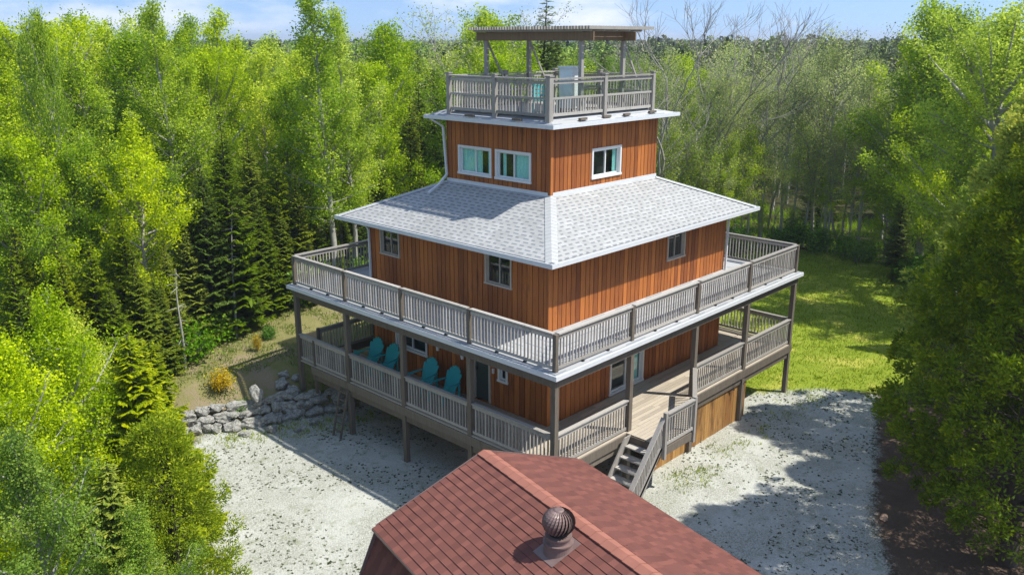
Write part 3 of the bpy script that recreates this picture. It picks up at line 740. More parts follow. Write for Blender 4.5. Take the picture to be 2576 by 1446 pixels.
t = thing('cup', 'small red cup on the low teal table', 'cup', (-.95, 8.0, Z1+.423)); b_ = MB(); b_.lathe([(0, 0), (.05, 0), (.065, .12), (.055, .12), (.04, .01), (0, .01)], 0, 0, 14); b_.build('body', M['red'], t)
# wooden ladder leaning below the deck
t = thing('ladder', 'old grey wooden ladder leaning against the deck beam by the rocks', 'ladder', (-2.35, 7.1, Hs(-2.35, 7.1)))
for s_ in (-.2, .2): b_ = MB(); b_.bar((0, s_, 0), (.40, s_, 1.62), .04, .06); b_.build('side_rail', M['post_wood'], t)
for k in range(6): b_ = MB(); z = .22+.25*k; b_.bar((z*.247, -.18, z), (z*.247, .18, z), .035, .035); b_.build('rung', M['post_wood'], t)

# ------------------------------------------------------------------ the red barn-roofed shed
SA = math.radians(-12.93)
shed = thing('shed', 'shed with a red brown gambrel roof in front of the house', 'shed', (-5.07, -2.56, 0), SA)
RZ, BW, BZ, LEN = 3.89, 2.62, 2.93, 9.0
EW, EZs = 3.35, 1.15
def roof_plane(name, xr, zr, xb, zb, y0, y1, parent, over=.06, row=.17, seed=0):
    """shingle courses as real overlapping strips from the ridge (xr,zr) down to (xb,zb)"""
    r = random.Random(seed); mb = MB(); L_ = math.hypot(xb-xr, zb-zr); dx, dz = (xb-xr)/L_, (zb-zr)/L_; s_ = 1 if xb > xr else -1
    nx, nz_ = -dz*s_, dx*s_
    if nz_ < 0: nx, nz_ = -nx, -nz_
    L_ += over; nrow = int(L_/row)+1; th = .017
    for k in range(nrow):
        a = k*row; b = min(L_, (k+1)*row); y = y1 if False else y0
        off = r.uniform(0, .9); cuts = [y0]; q = y0+off
        while q < y1: cuts.append(q); q += r.uniform(.85, 1.05)
        cuts.append(y1)
        wv = r.uniform(-.004, .004)
        for ya, yb in zip(cuts[:-1], cuts[1:]):
            bb = min(L_, b+wv+r.uniform(-.004, .004)); t2 = th+r.uniform(-.004, .005)
            pa = (xr+dx*a+nx*.003, zr+dz*a+nz_*.003); pb = (xr+dx*bb+nx*t2, zr+dz*bb+nz_*t2); pc = (xr+dx*bb, zr+dz*bb)
            qd = [(pa[0], ya, pa[1]), (pb[0], ya, pb[1]), (pb[0], yb, pb[1]), (pa[0], yb, pa[1])]
            uvs = [(ya, -a), (ya, -bb), (yb, -bb), (yb, -a)]
            if s_ < 0: qd = qd[::-1]; uvs = uvs[::-1]
            mb.quad(qd, r.random(), uvs)
            e = [(pb[0], ya, pb[1]), (pc[0], ya, pc[1]), (pc[0], yb, pc[1]), (pb[0], yb, pb[1])]
            mb.quad(e if s_ > 0 else e[::-1], 0)
    # deck under the shingles
    q = [(xr, y0, zr), (xr+dx*L_, y0, zr+dz*L_), (xr+dx*L_, y1, zr+dz*L_), (xr, y1, zr)]; t_ = .09
    lo = [(x-nx*t_, y, z-nz_*t_) for x, y, z in q]
    mb.quad([(x-nx*.002, y, z-nz_*.002) for x, y, z in q], .2); mb.quad(lo, .2)
    for i in range(4): mb.quad([lo[i], lo[(i+1) % 4], q[(i+1) % 4], q[i]], .2)
    return mb.build(name, M['red_shingle'], parent)
r1 = roof_plane('roof', 0, RZ, -BW, BZ, -LEN, 0, shed, .10, seed=1); r2 = roof_plane('roof', 0, RZ, BW, BZ, -LEN, 0, shed, .10, seed=2)
r3 = roof_plane('lower_roof', -BW+.06, BZ-.10, -EW, EZs, -LEN, 0, shed, seed=3); r4 = roof_plane('lower_roof', BW-.06, BZ-.10, EW, EZs, -LEN, 0, shed, seed=4)
rc = MB(); y = -LEN; rr = random.Random(9)
while y < 0:
    e = min(0.02, y+.30); sl = .366; wd = .16
    for s_ in (-1, 1):
        p0 = [(0, y, RZ+.040), (s_*wd, y, RZ+.040-sl*wd), (s_*wd, e, RZ+.035-sl*wd), (0, e, RZ+.035)]
        rc.quad(p0 if s_ > 0 else p0[::-1], rr.random())
        p0 = [(s_*wd, y, RZ+.05-sl*wd), (s_*wd, y, RZ+.02-sl*wd), (s_*wd, e, RZ+.02-sl*wd), (s_*wd, e, RZ+.035-sl*wd)]
        rc.quad(p0 if s_ > 0 else p0[::-1], .2)
    rc.quad([(0, e, RZ+.035), (-wd, e, RZ+.035-sl*wd), (-wd, e, RZ-.02-sl*wd), (wd, e, RZ-.02-sl*wd), (wd, e, RZ+.035-sl*wd)], .3)
    y = e
    if y >= 0: break
rc.build('ridge_cap', M['ridge'], shed)
de = MB()
for s_ in (-1, 1):
    de.bar((s_*(BW+.10), -LEN, BZ-.052), (s_*(BW+.10), .01, BZ-.052), .015, .05); de.bar((s_*BW, .012, BZ-.02), (0, .012, RZ-.02), .02, .09)
    de.bar((s_*BW, .012, BZ-.12), (s_*EW, .012, EZs-.02), .02, .09)
de.build('drip_edge', M['brown_metal'], shed)
gb = MB()
pr_ = [(-EW+.35, 0), (EW-.35, 0), (EW-.35, EZs+.2), (BW-.15, BZ-.15), (0, RZ-.13), (-BW+.15, BZ-.15), (-EW+.35, EZs+.2)]
for yy in (-.25, -LEN+.3): gb.quad([(x, yy, z) for x, z in (pr_ if yy < -1 else pr_[::-1])], .4)
for s_ in (-1, 1): gb.quad([(s_*(EW-.35), -.25, 0), (s_*(EW-.35), -LEN+.3, 0), (s_*(EW-.35), -LEN+.3, EZs+.2), (s_*(EW-.35), -.25, EZs+.2)][::s_], .4)
gb.build('wall', M['siding'], shed)
# turbine vent, on the left slope by the ridge
vt = thing('roof_vent', 'brown turbine vent with curved fins on the red shed roof', 'vent')
vl = (-.64, -3.60); vz = RZ-.368*.66+.02
cs, sn = math.cos(SA), math.sin(SA)
vt.location = (-5.07+cs*vl[0]-sn*vl[1], -2.56+sn*vl[0]+cs*vl[1], vz); vt.rotation_euler = (0, 0, SA)
b_ = MB(); k_ = .368
b_.quad([(-.36, -.30, -.36*k_+.012), (.30, -.30, .30*k_+.012), (.30, .30, .30*k_+.012), (-.36, .30, -.36*k_+.012)], .4)
b_.quad([(-.36, .30, -.36*k_-.01), (-.36, -.30, -.36*k_-.01), (-.36, -.30, -.36*k_+.012), (-.36, .30, -.36*k_+.012)], .4); b_.build('flashing', M['brown_metal'], vt)
b_ = MB(); b_.lathe([(.285, -.12), (.27, .03), (.265, .12), (.285, .122), (.285, .15), (.225, .152), (.22, .24), (.25, .242), (.25, .27), (.0, .271)], 0, 0, 36); b_.build('base', M['brown_metal'], vt, True)
b_ = MB(); nf = 26
for k in range(nf):
    a0 = 2*math.pi*k/nf; prev = None
    for i in range(11):
        t_ = i/10; th_ = -.95+2.25*t_*.98; r_o = .295*math.cos(min(1.45, max(-.95, th_)))+.012; z = .525+.255*math.sin(max(-.95, min(1.45, th_)))
        an = a0+.55*math.sin(t_*math.pi*.5); dn = .215
        o_ = (r_o*math.cos(an), r_o*math.sin(an), z); i_ = ((r_o-.035)*math.cos(an+dn), (r_o-.035)*math.sin(an+dn), z)
        if prev: b_.quad([prev[0], o_, i_, prev[1]], .5)
        prev = (o_, i_)
b_.lathe([(.0, .785), (.07, .782), (.09, .772), (.10, .76)], 0, 0, 24)
b_.build('fin_dome', M['brown_metal'], vt)
b_ = MB(); b_.lathe([(0, .28), (.17, .28), (.22, .52), (.12, .72), (0, .74)], 0, 0, 20); b_.build('throat', M['dark'], vt)

# ------------------------------------------------------------------ rocks
def boulder_mesh(seed, sub=3):
    bm = bmesh.new(); bmesh.ops.create_icosphere(bm, subdivisions=sub, radius=1); off = Vector((seed*7.3, seed*3.1, 0)); r = random.Random(seed)
    planes = [(Vector((r.gauss(0, 1), r.gauss(0, 1), r.gauss(0, 1))).normalized(), r.uniform(.55, .85)) for _ in range(9)]
    for v in bm.verts:
        p = v.co.normalized()*1.0
        for nn, dd_ in planes:
            k = p.dot(nn)
            if k > dd_: p -= nn*(k-dd_)*.9
        p *= 1+.30*mnoise.noise(p*1.7+off)+.20*mnoise.noise(p*4.2+off)+.10*mnoise.noise(p*9+off)
        v.co = p
    me = bpy.data.meshes.new('boulder'); bm.to_mesh(me); bm.free(); me.materials.append(M['rock']); return me
BMESH = [boulder_mesh(s) for s in range(1, 9)]
rw = thing('rock_wall', 'dry stacked grey limestone boulder retaining wall at the terrace edge', 'retaining wall', (0, 0, 0))
rr = random.Random(12)
def rock(parent, name, x, y, z, s, k=None, rz=None):
    o = bpy.data.objects.new(name, BMESH[rr.randrange(8) if k is None else k]); COL.objects.link(o); o.parent = parent
    o.location = (x, y, z); o.rotation_euler = (rr.uniform(-.2, .2), rr.uniform(-.2, .2), rr.uniform(0, 6.3) if rz is None else rz); o.scale = s
    return o
wa = Vector((-6.3, 10.98)); wb = Vector((-.9, 8.62)); wdir = (wb-wa).normalized(); wn_ = Vector((-wdir.y, wdir.x)); Lw = (wb-wa).length
ang = math.atan2(wdir.y, wdir.x)
for row_, (zc, sz) in enumerate(((.16, .24), (.46, .22), (.70, .17))):
    u = rr.uniform(0, .2)
    while u < Lw:
        ln = rr.uniform(.15, .42)*(1.1 if row_ == 0 else 1); p = wa+wdir*(u+ln)-wn_*(-.14*row_)
        rock(rw, 'boulder', p.x+rr.uniform(-.08, .08), p.y+rr.uniform(-.1, .1), zc+rr.uniform(-.05, .05), (ln*1.12, sz*rr.uniform(1.0, 1.35), sz*rr.uniform(.8, 1.1)), rz=ang+rr.uniform(-.2, .2)); u += ln*1.7
def loose(x, y, s, label, group=None, dz=0):
    o = rock(None, 'boulder', x, y, Hs(x, y)+s*.28+dz, (s*rr.uniform(.9, 1.3), s, s*rr.uniform(.6, .85))); return tag(o, label, 'boulder', group)
pa = rock(None, 'upright_stone', -3.55, 9.95, 1.02, (.26, .20, .36), 3); tag(pa, 'pale pointed limestone standing on top of the rock wall', 'boulder')
for (x, y, s) in ((-2.25, 9.85, .3), (-2.5, 9.4, .26), (-2.0, 9.3, .28), (-2.75, 9.9, .22), (-2.35, 10.25, .28), (-2.9, 9.5, .18), (-2.1, 10.5, .2), (-1.8, 10.2, .2)):
    loose(x, y, s, 'small pale boulder at the foot of the far left deck post', 'boulders round the far left deck post')
for (x, y, s) in ((-1.3, 8.0, .26), (-2.3, 8.5, .2), (-3.6, 9.0, .2), (-4.4, 9.4, .16), (-3.0, 8.4, .14)):
    loose(x, y, s, 'loose grey boulder on the gravel in front of the rock wall', 'loose boulders at the wall foot')
fs = rock(None, 'boulder', 5.0, -7.9, .03, (.26, .14, .06), 2, .3); fs.data = fs.data.copy(); fs.data.materials[0] = M['tan_stone']; tag(fs, 'flat tan stone lying at the gravel edge below the big cedar', 'boulder')

# ------------------------------------------------------------------ trees
def frames(P, seed=0):
    return None
def tube_np(polys, sides=5):
    """polys: list of (pts (n,3), radii (n)) -> V, F(quads)"""
    Vs, Fs, base = [], [], 0
    ang_ = np.arange(sides)*2*np.pi/sides; ca, sa = np.cos(ang_), np.sin(ang_)
    for P, R_ in polys:
        P = np.asarray(P, float); R_ = np.asarray(R_, float); n_ = len(P)
        T = np.gradient(P, axis=0); T /= np.linalg.norm(T, axis=1, keepdims=True)+1e-9
        ref = np.array([0, 0, 1.]) if abs(T[0, 2]) < .9 else np.array([1., 0, 0])
        A = np.cross(T, ref); A /= np.linalg.norm(A, axis=1, keepdims=True)+1e-9; B = np.cross(T, A)
        ring = P[:, None]+R_[:, None, None]*(A[:, None]*ca[None, :, None]+B[:, None]*sa[None, :, None])
        Vs.append(ring.reshape(-1, 3))
        i, j = np.meshgrid(np.arange(n_-1), np.arange(sides), indexing='ij'); a = base+i*sides+j; b = base+i*sides+(j+1) % sides
        Fs.append(np.stack([a, b, b+sides, a+sides], -1).reshape(-1, 4)); base += n_*sides
    return np.concatenate(Vs), np.concatenate(Fs)
def leaves_np(C, size, rg, aspect=.75, dirs=None, flat=None, jit=.35):
    """one rhombic leaf per centre; dirs = long axis (or random), flat = preferred normal"""
    n_ = len(C); D = rg.normal(size=(n_, 3)) if dirs is None else dirs+rg.normal(size=(n_, 3))*jit
    D /= np.linalg.norm(D, axis=1, keepdims=True)+1e-9
    Nn = rg.normal(size=(n_, 3)) if flat is None else flat+rg.normal(size=(n_, 3))*jit
    S = np.cross(D, Nn); S /= np.linalg.norm(S, axis=1, keepdims=True)+1e-9
    s = (size if np.ndim(size) else np.full(n_, size))*rg.uniform(.7, 1.3, n_); a = D*s[:, None]*.5; b = S*s[:, None]*.5*aspect
    V = np.stack([C-a, C-a*.1-b, C+a, C-a*.1+b], 1).reshape(-1, 3); F = np.arange(4*n_).reshape(-1, 4)
    return V, F
def norm(v): return v/(np.linalg.norm(v)+1e-9)

def gen_aspen(seed, h=12, r=2.2, nl=46, leaf=.11, dens=260, start=.26, lean=.25, clump=.20, tone_shift=0.0):
    rg = np.random.default_rng(seed); tz = np.linspace(0, 1, 12)
    tp = np.stack([np.cumsum(rg.normal(0, .05, 12))+lean*tz**2, np.cumsum(rg.normal(0, .05, 12)), tz*h], 1); tp[0, :2] = 0
    polys = [(tp, .012*h*(1-tz*.93)+.012)]; C = []; T = []
    for k in range(nl):
        t = start+(.985-start)*(k+rg.random())/nl
        if rg.random() < .08: continue
        p = np.array([np.interp(t, tz, tp[:, i]) for i in range(3)])
        tt = (t-start)/(1-start); prof = (.55+.55*math.sin(math.pi*min(1, tt+.10)))*(1-.60*tt**3)*(1+.35*math.sin(tt*9+seed))
        ln = r*prof*rg.uniform(.55, 1.25); az = k*2.39996+rg.normal(0, .4); el = math.radians(18+48*tt+rg.normal(0, 8))
        d = np.array([math.cos(az)*math.cos(el), math.sin(az)*math.cos(el), math.sin(el)])
        q = np.linspace(0, 1, 5); br = p+np.outer(q*ln, d)+np.outer(q**2*ln*.18, [0, 0, 1])+rg.normal(0, .03, (5, 3))*q[:, None]
        polys.append((br, np.linspace(.022*ln+.006, .005, 5)))
        ns = 3+int(ln*3.2)
        for s_ in range(ns):
            u = rg.uniform(.25, 1.0); b0 = np.array([np.interp(u, q, br[:, i]) for i in range(3)])
            d2 = norm(d+rg.normal(0, .75, 3)); l2 = rg.uniform(.25, .65)*(1.15-u*.5)*min(1, ln)
            polys.append((np.array([b0, b0+d2*l2*.5+[0, 0, .02], b0+d2*l2]), [.009, .006, .003]))
            m_ = int(dens*.16*rg.uniform(.5, 1.4)); c = b0+d2*l2*rg.uniform(.3, 1.1, (m_, 1))+rg.normal(0, clump, (m_, 3)); C.append(c)
            tn = rg.normal(.5, .24); T.append(np.clip(tn+rg.normal(0, .16, m_)+tone_shift, 0, 1))
    C = np.concatenate(C); T = np.concatenate(T)
    V, F = leaves_np(C, leaf, rg, .8)
    TV, TF = tube_np(polys, 4)
    return np_mesh('trunk', TV, TF, smooth=True), np_mesh('crown', V, F, T)

def gen_spruce(seed, h=10, r=1.9, start=.06, step=.26, leaf=.26, dens=1.0, gold=.0, power=.85, up=.25):
    rg = np.random.default_rng(seed); tz = np.linspace(0, 1, 8); tp = np.stack([rg.normal(0, .02, 8), rg.normal(0, .02, 8), tz*h], 1)
    polys = [(tp, .013*h*(1-tz*.97)+.006)]; C, D, NN, S, T = [], [], [], [], []
    z = start*h; k = 0
    while z < h*.985:
        t = z/h; rad = r*(1-t)**power*(1 if t > .15 else .75+t*1.6)
        nb_ = 5 if t < .85 else 4
        for b in range(nb_):
            if rg.random() < .10: continue
            ln = max(.10, rad*rg.uniform(.62, 1.18)); az = 2*math.pi*(b+rg.uniform(-.3, .3))/nb_+k*.9; zz = z+rg.uniform(-.1, .1)
            hd = np.array([math.cos(az), math.sin(az), 0]); sd_ = np.array([-hd[1], hd[0], 0])
            sl_ = -.22+.55*t+rg.normal(0, .07)
            q = np.linspace(0, 1, 6); br = np.outer(q*ln, hd)+np.outer(q*ln*sl_+up*ln*q**2.4, [0, 0, 1])+[0, 0, zz]+[np.interp(t, tz, tp[:, 0]), np.interp(t, tz, tp[:, 1]), 0]
            polys.append((br, np.linspace(.012*ln+.006, .004, 6)))
            n_ = max(4, int(ln/.05*dens))
            for s_ in (-1, 1):
                u = np.sort(rg.uniform(.12, 1.0, n_)); c0 = np.stack([np.interp(u, q, br[:, i]) for i in range(3)], 1)
                wl = (.16+.36*ln*(1-u)**.7*np.minimum(1, u*3.5))*rg.uniform(.6, 1.2, n_)
                dd_ = hd*.75+sd_*s_*.85; dd_ = dd_/np.linalg.norm(dd_)
                nseg = 2
                for g in range(nseg):
                    cc = c0+dd_*(wl*(g+.5)/nseg)[:, None]+np.array([0, 0, -.10])*wl[:, None]*(g+.5)/nseg
                    C.append(cc); D.append(np.tile(dd_+[0, 0, -.12], (n_, 1))); NN.append(np.tile([0, 0, 1.], (n_, 1))); S.append(np.maximum(.09, wl/nseg*1.5))
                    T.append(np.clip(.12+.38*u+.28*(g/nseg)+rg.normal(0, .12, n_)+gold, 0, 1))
        z += step*(1-.45*t)*rg.uniform(.8, 1.2); k += 1
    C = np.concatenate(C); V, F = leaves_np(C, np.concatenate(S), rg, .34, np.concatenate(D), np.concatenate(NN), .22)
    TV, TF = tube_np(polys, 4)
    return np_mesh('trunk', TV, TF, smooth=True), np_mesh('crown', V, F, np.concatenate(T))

def gen_cedar(seed, h=10, r=2.4, nclump=420, per=80, leaf=.15, gold_top=.25, start=.10, shape=.55, csize=.30):
    rg = np.random.default_rng(seed); tz = np.linspace(0, 1, 8)
    tp = np.stack([np.cumsum(rg.normal(0, .04, 8)), np.cumsum(rg.normal(0, .04, 8)), tz*h*.97], 1); tp[0, :2] = 0
    polys = [(tp, .022*h*(1-tz*.95)+.01)]
    off = rg.uniform(0, 50, 3); C, D, NN, T = [], [], [], []
    for k in range(nclump):
        t = start+(1-start)*rg.random()**.85; az = rg.uniform(0, 2*math.pi)
        pr = (math.sin(math.pi*min(1, max(0, (t-start)/(1-start)))**.62*.97+.03)**.7)*(1-.35*t)+.06
        lump = 1+.38*mnoise.noise(Vector((math.cos(az)*1.6+off[0], math.sin(az)*1.6+off[1], t*h*.42)))+.34*mnoise.noise(Vector((math.cos(az)*4+off[0], math.sin(az)*4, t*h*1.2)))
        rad = r*pr*lump*(rg.uniform(.80, 1.05) if rg.random() < .72 else rg.uniform(.35, .8))
        hd = np.array([math.cos(az), math.sin(az), 0]); c = hd*rad+[0, 0, t*h+rg.normal(0, .1)]
        if k % 3 == 0:
            p0 = np.array([0, 0, max(.3, t*h-rad*.45)]); polys.append((np.array([p0, (p0+c)/2+[0, 0, -.05], p0*.25+c*.75]), [.02, .012, .004]))
        m_ = int(per*rg.uniform(.6, 1.3)); sz = csize*rg.uniform(.7, 1.3)
        # a drooping fan: sprays radiate outward/down/up from the clump root
        dr = rg.normal(0, 1, (m_, 3))*[.8, .8, .75]+hd*.9+[0, 0, .25]; dr /= np.linalg.norm(dr, axis=1, keepdims=True)
        ra = rg.uniform(.1, 1, m_)**.6
        C.append(c+dr*(sz*ra)[:, None]); D.append(dr+[0, 0, .25]); NN.append(np.cross(dr, [0, 0, 1])+rg.normal(0, .5, (m_, 3)))
        g = gold_top*max(0, (t-.30)/.70)
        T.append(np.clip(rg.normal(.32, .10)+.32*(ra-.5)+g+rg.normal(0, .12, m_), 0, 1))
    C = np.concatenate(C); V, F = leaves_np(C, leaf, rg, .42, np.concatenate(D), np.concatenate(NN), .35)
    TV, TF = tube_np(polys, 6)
    return np_mesh('trunk', TV, TF, smooth=True), np_mesh('crown', V, F, np.concatenate(T))

def gen_bare(seed, h=13, fork=.5, spread=.5, leafy=0, leaf=.09, levels=5, r0=.13, droop=0, lean=(.0, .0), amount=1):
    rg = np.random.default_rng(seed); polys = []; tips = []
    def grow(p, d, ln, rad, lev):
        n_ = 5; pts = [p]; dd_ = d.copy()
        for i in range(n_): dd_ = norm(dd_+rg.normal(0, .09, 3)+np.array([0, 0, .05])); pts.append(pts[-1]+dd_*ln/n_)
        pts = np.array(pts); polys.append((pts, np.linspace(rad, rad*.62, n_+1)))
        if lev >= 3: tips.extend(pts[2:])
        if lev >= levels: return
        kids = 2 if lev < 2 else 3
        for k in range(kids):
            e = norm(dd_+rg.normal(0, spread if lev > 0 else spread*.55, 3)*np.array([1, 1, .35])+[0, 0, .25-droop]); grow(pts[-1], e, ln*rg.uniform(.58, .82), max(.006, rad*.60), lev+1)
        for k in range(2 if lev else 0):
            i = rg.integers(1, n_); e = norm(dd_+rg.normal(0, .9, 3)*np.array([1, 1, .5])); grow(pts[i], e, ln*.5, max(.005, rad*.35), min(levels, lev+2))
    grow(np.zeros(3), norm(np.array([lean[0], lean[1], 1.])), h*fork, r0, 0)
    TV, TF = tube_np(polys, 4); k_ = h/TV[:, 2].max(); TV[:, 2] *= k_
    tr_ = np_mesh('trunk', TV, TF, smooth=True)
    tips = np.array(tips); tips[:, 2] *= k_
    if not leafy: return tr_, None
    tips = tips[rg.random(len(tips)) < amount]
    C = np.repeat(tips, leafy, 0)+rg.normal(0, .22, (len(tips)*leafy, 3)); C = C[C[:, 2] > h*.2]
    V, F = leaves_np(C, leaf, rg, .8)
    tn = np.array([mnoise.noise(Vector(c*.9)) for c in C[::6]]); tn = np.repeat(tn, 6)[:len(C)]
    return tr_, np_mesh('crown', V, F, np.clip(.5+tn*.5+rg.normal(0, .18, len(C)), 0, 1))

def gen_shrub(seed, r=.8, h=1.1, n_=1600, leaf=.09):
    rg = np.random.default_rng(seed); polys = []; C = []
    for k in range(26):
        az = rg.uniform(0, 6.28); el = rg.uniform(.5, 1.45); d = np.array([math.cos(az)*math.cos(el)*r/h, math.sin(az)*math.cos(el)*r/h, math.sin(el)]); l = h*rg.uniform(.6, 1.1)
        e = d*l; polys.append((np.array([[0, 0, 0], e*.5+[0, 0, .05], e]), [.014, .01, .004])); m_ = n_//26
        C.append(e*rg.uniform(.4, 1.05, (m_, 1))+rg.normal(0, .11*r+.03, (m_, 3)))
    C = np.concatenate(C); C[:, 2] = np.abs(C[:, 2])+.02; V, F = leaves_np(C, leaf, rg, .7); TV, TF = tube_np(polys, 3)
    return np_mesh('stem', TV, TF), np_mesh('foliage', V, F, np.clip(rg.normal(.5, .22, len(C)), 0, 1))

PROTO = {}
def proto(key, gen, barkm, leafm, parts=('trunk', 'crown')):
    tr_, cr = gen
    tr_.materials.append(M[barkm])
    if cr is not None: cr.materials.append(M[leafm])
    hh = np.zeros(len(tr_.vertices)*3); tr_.vertices.foreach_get('co', hh); hmax = hh[2::3].max()
    if cr is not None:
        h2 = np.zeros(len(cr.vertices)*3); cr.vertices.foreach_get('co', h2); hmax = max(hmax, np.percentile(h2[2::3], 99.7))
    PROTO[key] = (tr_, cr, hmax, parts)
for i in range(6): proto('aspen%d' % i, gen_aspen(10+i, 12, 2.45+.13*i, 54, .105, 340, .20+.02*i), 'pale_bark' if i % 2 else 'bark', 'aspen')
for i in range(2): proto('aspen_tall%d' % i, gen_aspen(30+i, 14.5, 2.0, 60, .10, 300, .24, clump=.18), 'pale_bark', 'aspen')
for i in range(3): proto('poplar%d' % i, gen_aspen(33+7*i, 12.5, 1.9, 44, .085, 120, .40, clump=.24, lean=.6), 'pale_bark', 'olive')
for i in range(2): proto('thin%d' % i, gen_aspen(36+i, 10, 1.9, 34, .10, 170, .35, clump=.22), 'pale_bark', 'aspen')
for i in range(3): proto('aspen_near%d' % i, gen_aspen(40+i, 7.5, 1.7, 56, .062, 620, .08, clump=.15), 'pale_bark', 'aspen')
for i in range(4): proto('spruce%d' % i, gen_spruce(50+i, 10, 1.75+.15*i, .05+.03*i, gold=.0+.07*(i % 2)), 'darkbark', 'spruce')
for i in range(2): proto('spruce_near%d' % i, gen_spruce(60+i, 6.5, 1.75, .03, .17, dens=2.2, gold=.20, up=.1), 'darkbark', 'cedar_gold')
for i in range(3): proto('budding%d' % i, gen_bare(70+i, 12, .48, .42, 7, .085, 5, .12, amount=.5), 'bark', 'olive')
for i in range(3): proto('bare%d' % i, gen_bare(83+i*3, 14.5, .52, .36, 0, levels=5, r0=.13), 'bark', 'olive')
proto('cedar0', gen_cedar(90, 10.5, 2.9, 1250, 100, .105, .30, .11, csize=.34), 'darkbark', 'cedar'); proto('cedar1', gen_cedar(91, 10, 2.4, 800, 80, .13, .35), 'darkbark', 'cedar')
proto('cedar_gold', gen_cedar(92, 9.5, 2.6, 850, 85, .12, .30), 'darkbark', 'cedar_gold')
for i in range(2): proto('cedar_near%d' % i, gen_cedar(95+i, 6.2, 1.65, 400, 95, .095, .05, .02, csize=.36), 'darkbark', 'cedar_gold')
for i in range(3): proto('shrub%d' % i, gen_shrub(100+i), 'bark', 'shrub', ('stem', 'foliage'))
proto('shrub_orange', gen_shrub(105, .8, 1.0, 1500, .07), 'bark', 'orange_shrub', ('stem', 'foliage'))

NAMES = {'poplar': ('poplar_tree', 'tree'), 'thin': ('green_tree', 'tree'), 'aspen': ('aspen_tree', 'tree'), 'spruce': ('spruce_tree', 'tree'), 'budding': ('budding_tree', 'tree'), 'bare': ('bare_tree', 'tree'), 'cedar': ('cedar_tree', 'tree'), 'shrub': ('shrub', 'shrub')}
TREES = []
def plant(key, x, y, h=None, label='', group=None, rz=None, wide=1.0, sink=.05, tilt=(0, 0)):
    tr_, cr, hm, parts = PROTO[key]; fam = [k for k in NAMES if key.startswith(k)][0]; nm, cat = NAMES[fam]
    rz = random.Random(int(x*131+y*57)).uniform(0, 6.28) if rz is None else rz
    t = thing(nm, label, cat, (x, y, Hs(x, y)-sink), rz, group); t.rotation_euler = (tilt[0], tilt[1], rz)
    s = (h/hm) if h else 1.0; t.scale = (s*wide, s*wide, s)
    a = bpy.data.objects.new(parts[0], tr_); COL.objects.link(a); a.parent = t
    if cr is not None: b = bpy.data.objects.new(parts[1], cr); COL.objects.link(b); b.parent = t
    TREES.append((x, y)); return t
def at(px, py, dist):
    """the point seen at (px,py) of the 2575 px wide view at a horizontal distance"""
    r = cF*FPX+cR*(px-1287.5)+cU*(723-py); k = dist/math.hypot(r[0], r[1]); p = CAM+r*k; return p
CLEAR = [(-9, -60), (-9.5, 8.5), (-6.5, 11.8), (-2.7, 13.5), (1.0, 14.9), (13, 15.3), (24, 12.5), (33, 8), (32.5, 1), (22, -4.5), (13, -7.5), (6, -9), (2, -11), (0, -60)]
def plant_px(key, px, py, dist, label, group=None, **k):
    for _ in range(30):
        p = at(px, py, dist)
        if polydist(p[:1], p[1:2], CLEAR)[0] < -.5: break
        dist += .4
    p = at(px, py, dist); z = Hs(p[0], p[1]); return plant(key, p[0], p[1], p[2]-z, label, group, **k)

# prominent trees, placed by where their tops stand
GL = 'aspens along the forest edge left of the house'
la = 'bright green aspen of the dense stand along the left forest edge'
for i, (px, py, d) in enumerate(((20, 150, 36), (100, 95, 38), (205, 130, 37), (300, 85, 40), (60, 330, 31), (190, 330, 32.5), (330, 300, 31.5), (455, 150, 39), (250, 400, 33), (420, 420, 34), (120, 420, 32),
                                 (520, 110, 43), (590, 90, 46), (640, 120, 42), (700, 180, 40), (745, 130, 44), (950, 150, 43), (840, 250, 39), (10, 380, 31))):
    plant_px('aspen%d' % (i % 6), px, py, d, la, GL, wide=1.05)
plant_px('aspen_tall0', 392, 4, 38, 'tallest green aspen rising above the left part of the skyline')
plant_px('aspen_tall1', 800, -40, 37, 'tall airy aspen with a pale trunk left of the tower, its top leaving the frame', wide=1.15)
plant_px('aspen_tall0', 868, 20, 38.5, 'tall aspen with a white trunk just right of the airiest one', wide=1.0, rz=2)
plant_px('aspen_near0', 92, 30, 33, 'thin aspen whose small leafy top sticks up alone at far left', wide=.42)
plant_px('spruce0', 548, 268, 33, 'dark narrow pointed spruce in front of the aspens at left')
plant_px('spruce2', 500, 400, 32.5, 'broad dark spruce left of the pointed one'); plant_px('spruce1', 640, 470, 32, 'yellow green spruce right of the pointed dark one')
GS = 'spruces under the aspens at left'; ls = 'low layered spruce at the foot of the left aspens'
for i, (px, py, d) in enumerate(((30, 560, 30), (150, 640, 28.5), (270, 700, 27.5), (60, 720, 26.5), (400, 700, 29), (460, 560, 32), (580, 560, 31), (700, 520, 34), (760, 560, 36), (820, 520, 38), (850, 600, 37), (640, 640, 32.5), (700, 660, 33.5), (330, 800, 27), (890, 430, 40), (950, 380, 42), (1000, 400, 44), (980, 300, 45), (620, 330, 36.5), (690, 380, 36), (740, 430, 35), (660, 520, 33), (780, 480, 37), (470, 480, 33), (410, 600, 31), (600, 760, 32), (530, 800, 31.5), (860, 520, 39), (930, 480, 41), (330, 620, 29.5), (100, 760, 26), (220, 600, 29), (130, 560, 29.5), (300, 520, 30.5), (380, 680, 28.5), (20, 640, 28))):
    plant_px('spruce%d' % (i % 4), px, py, d, ls, GS, wide=1.1)
for px, py, d, l_ in ((1050, 125, 47, 'slender dark spruce spire left of the tower, tallest of three'), (1025, 180, 45, 'slender dark spruce spire left of the tower, leftmost of three'), (1090, 165, 49, 'slender dark spruce spire closest to the tower railing')):
    plant_px('spruce0', px, py, d, l_, wide=.75)
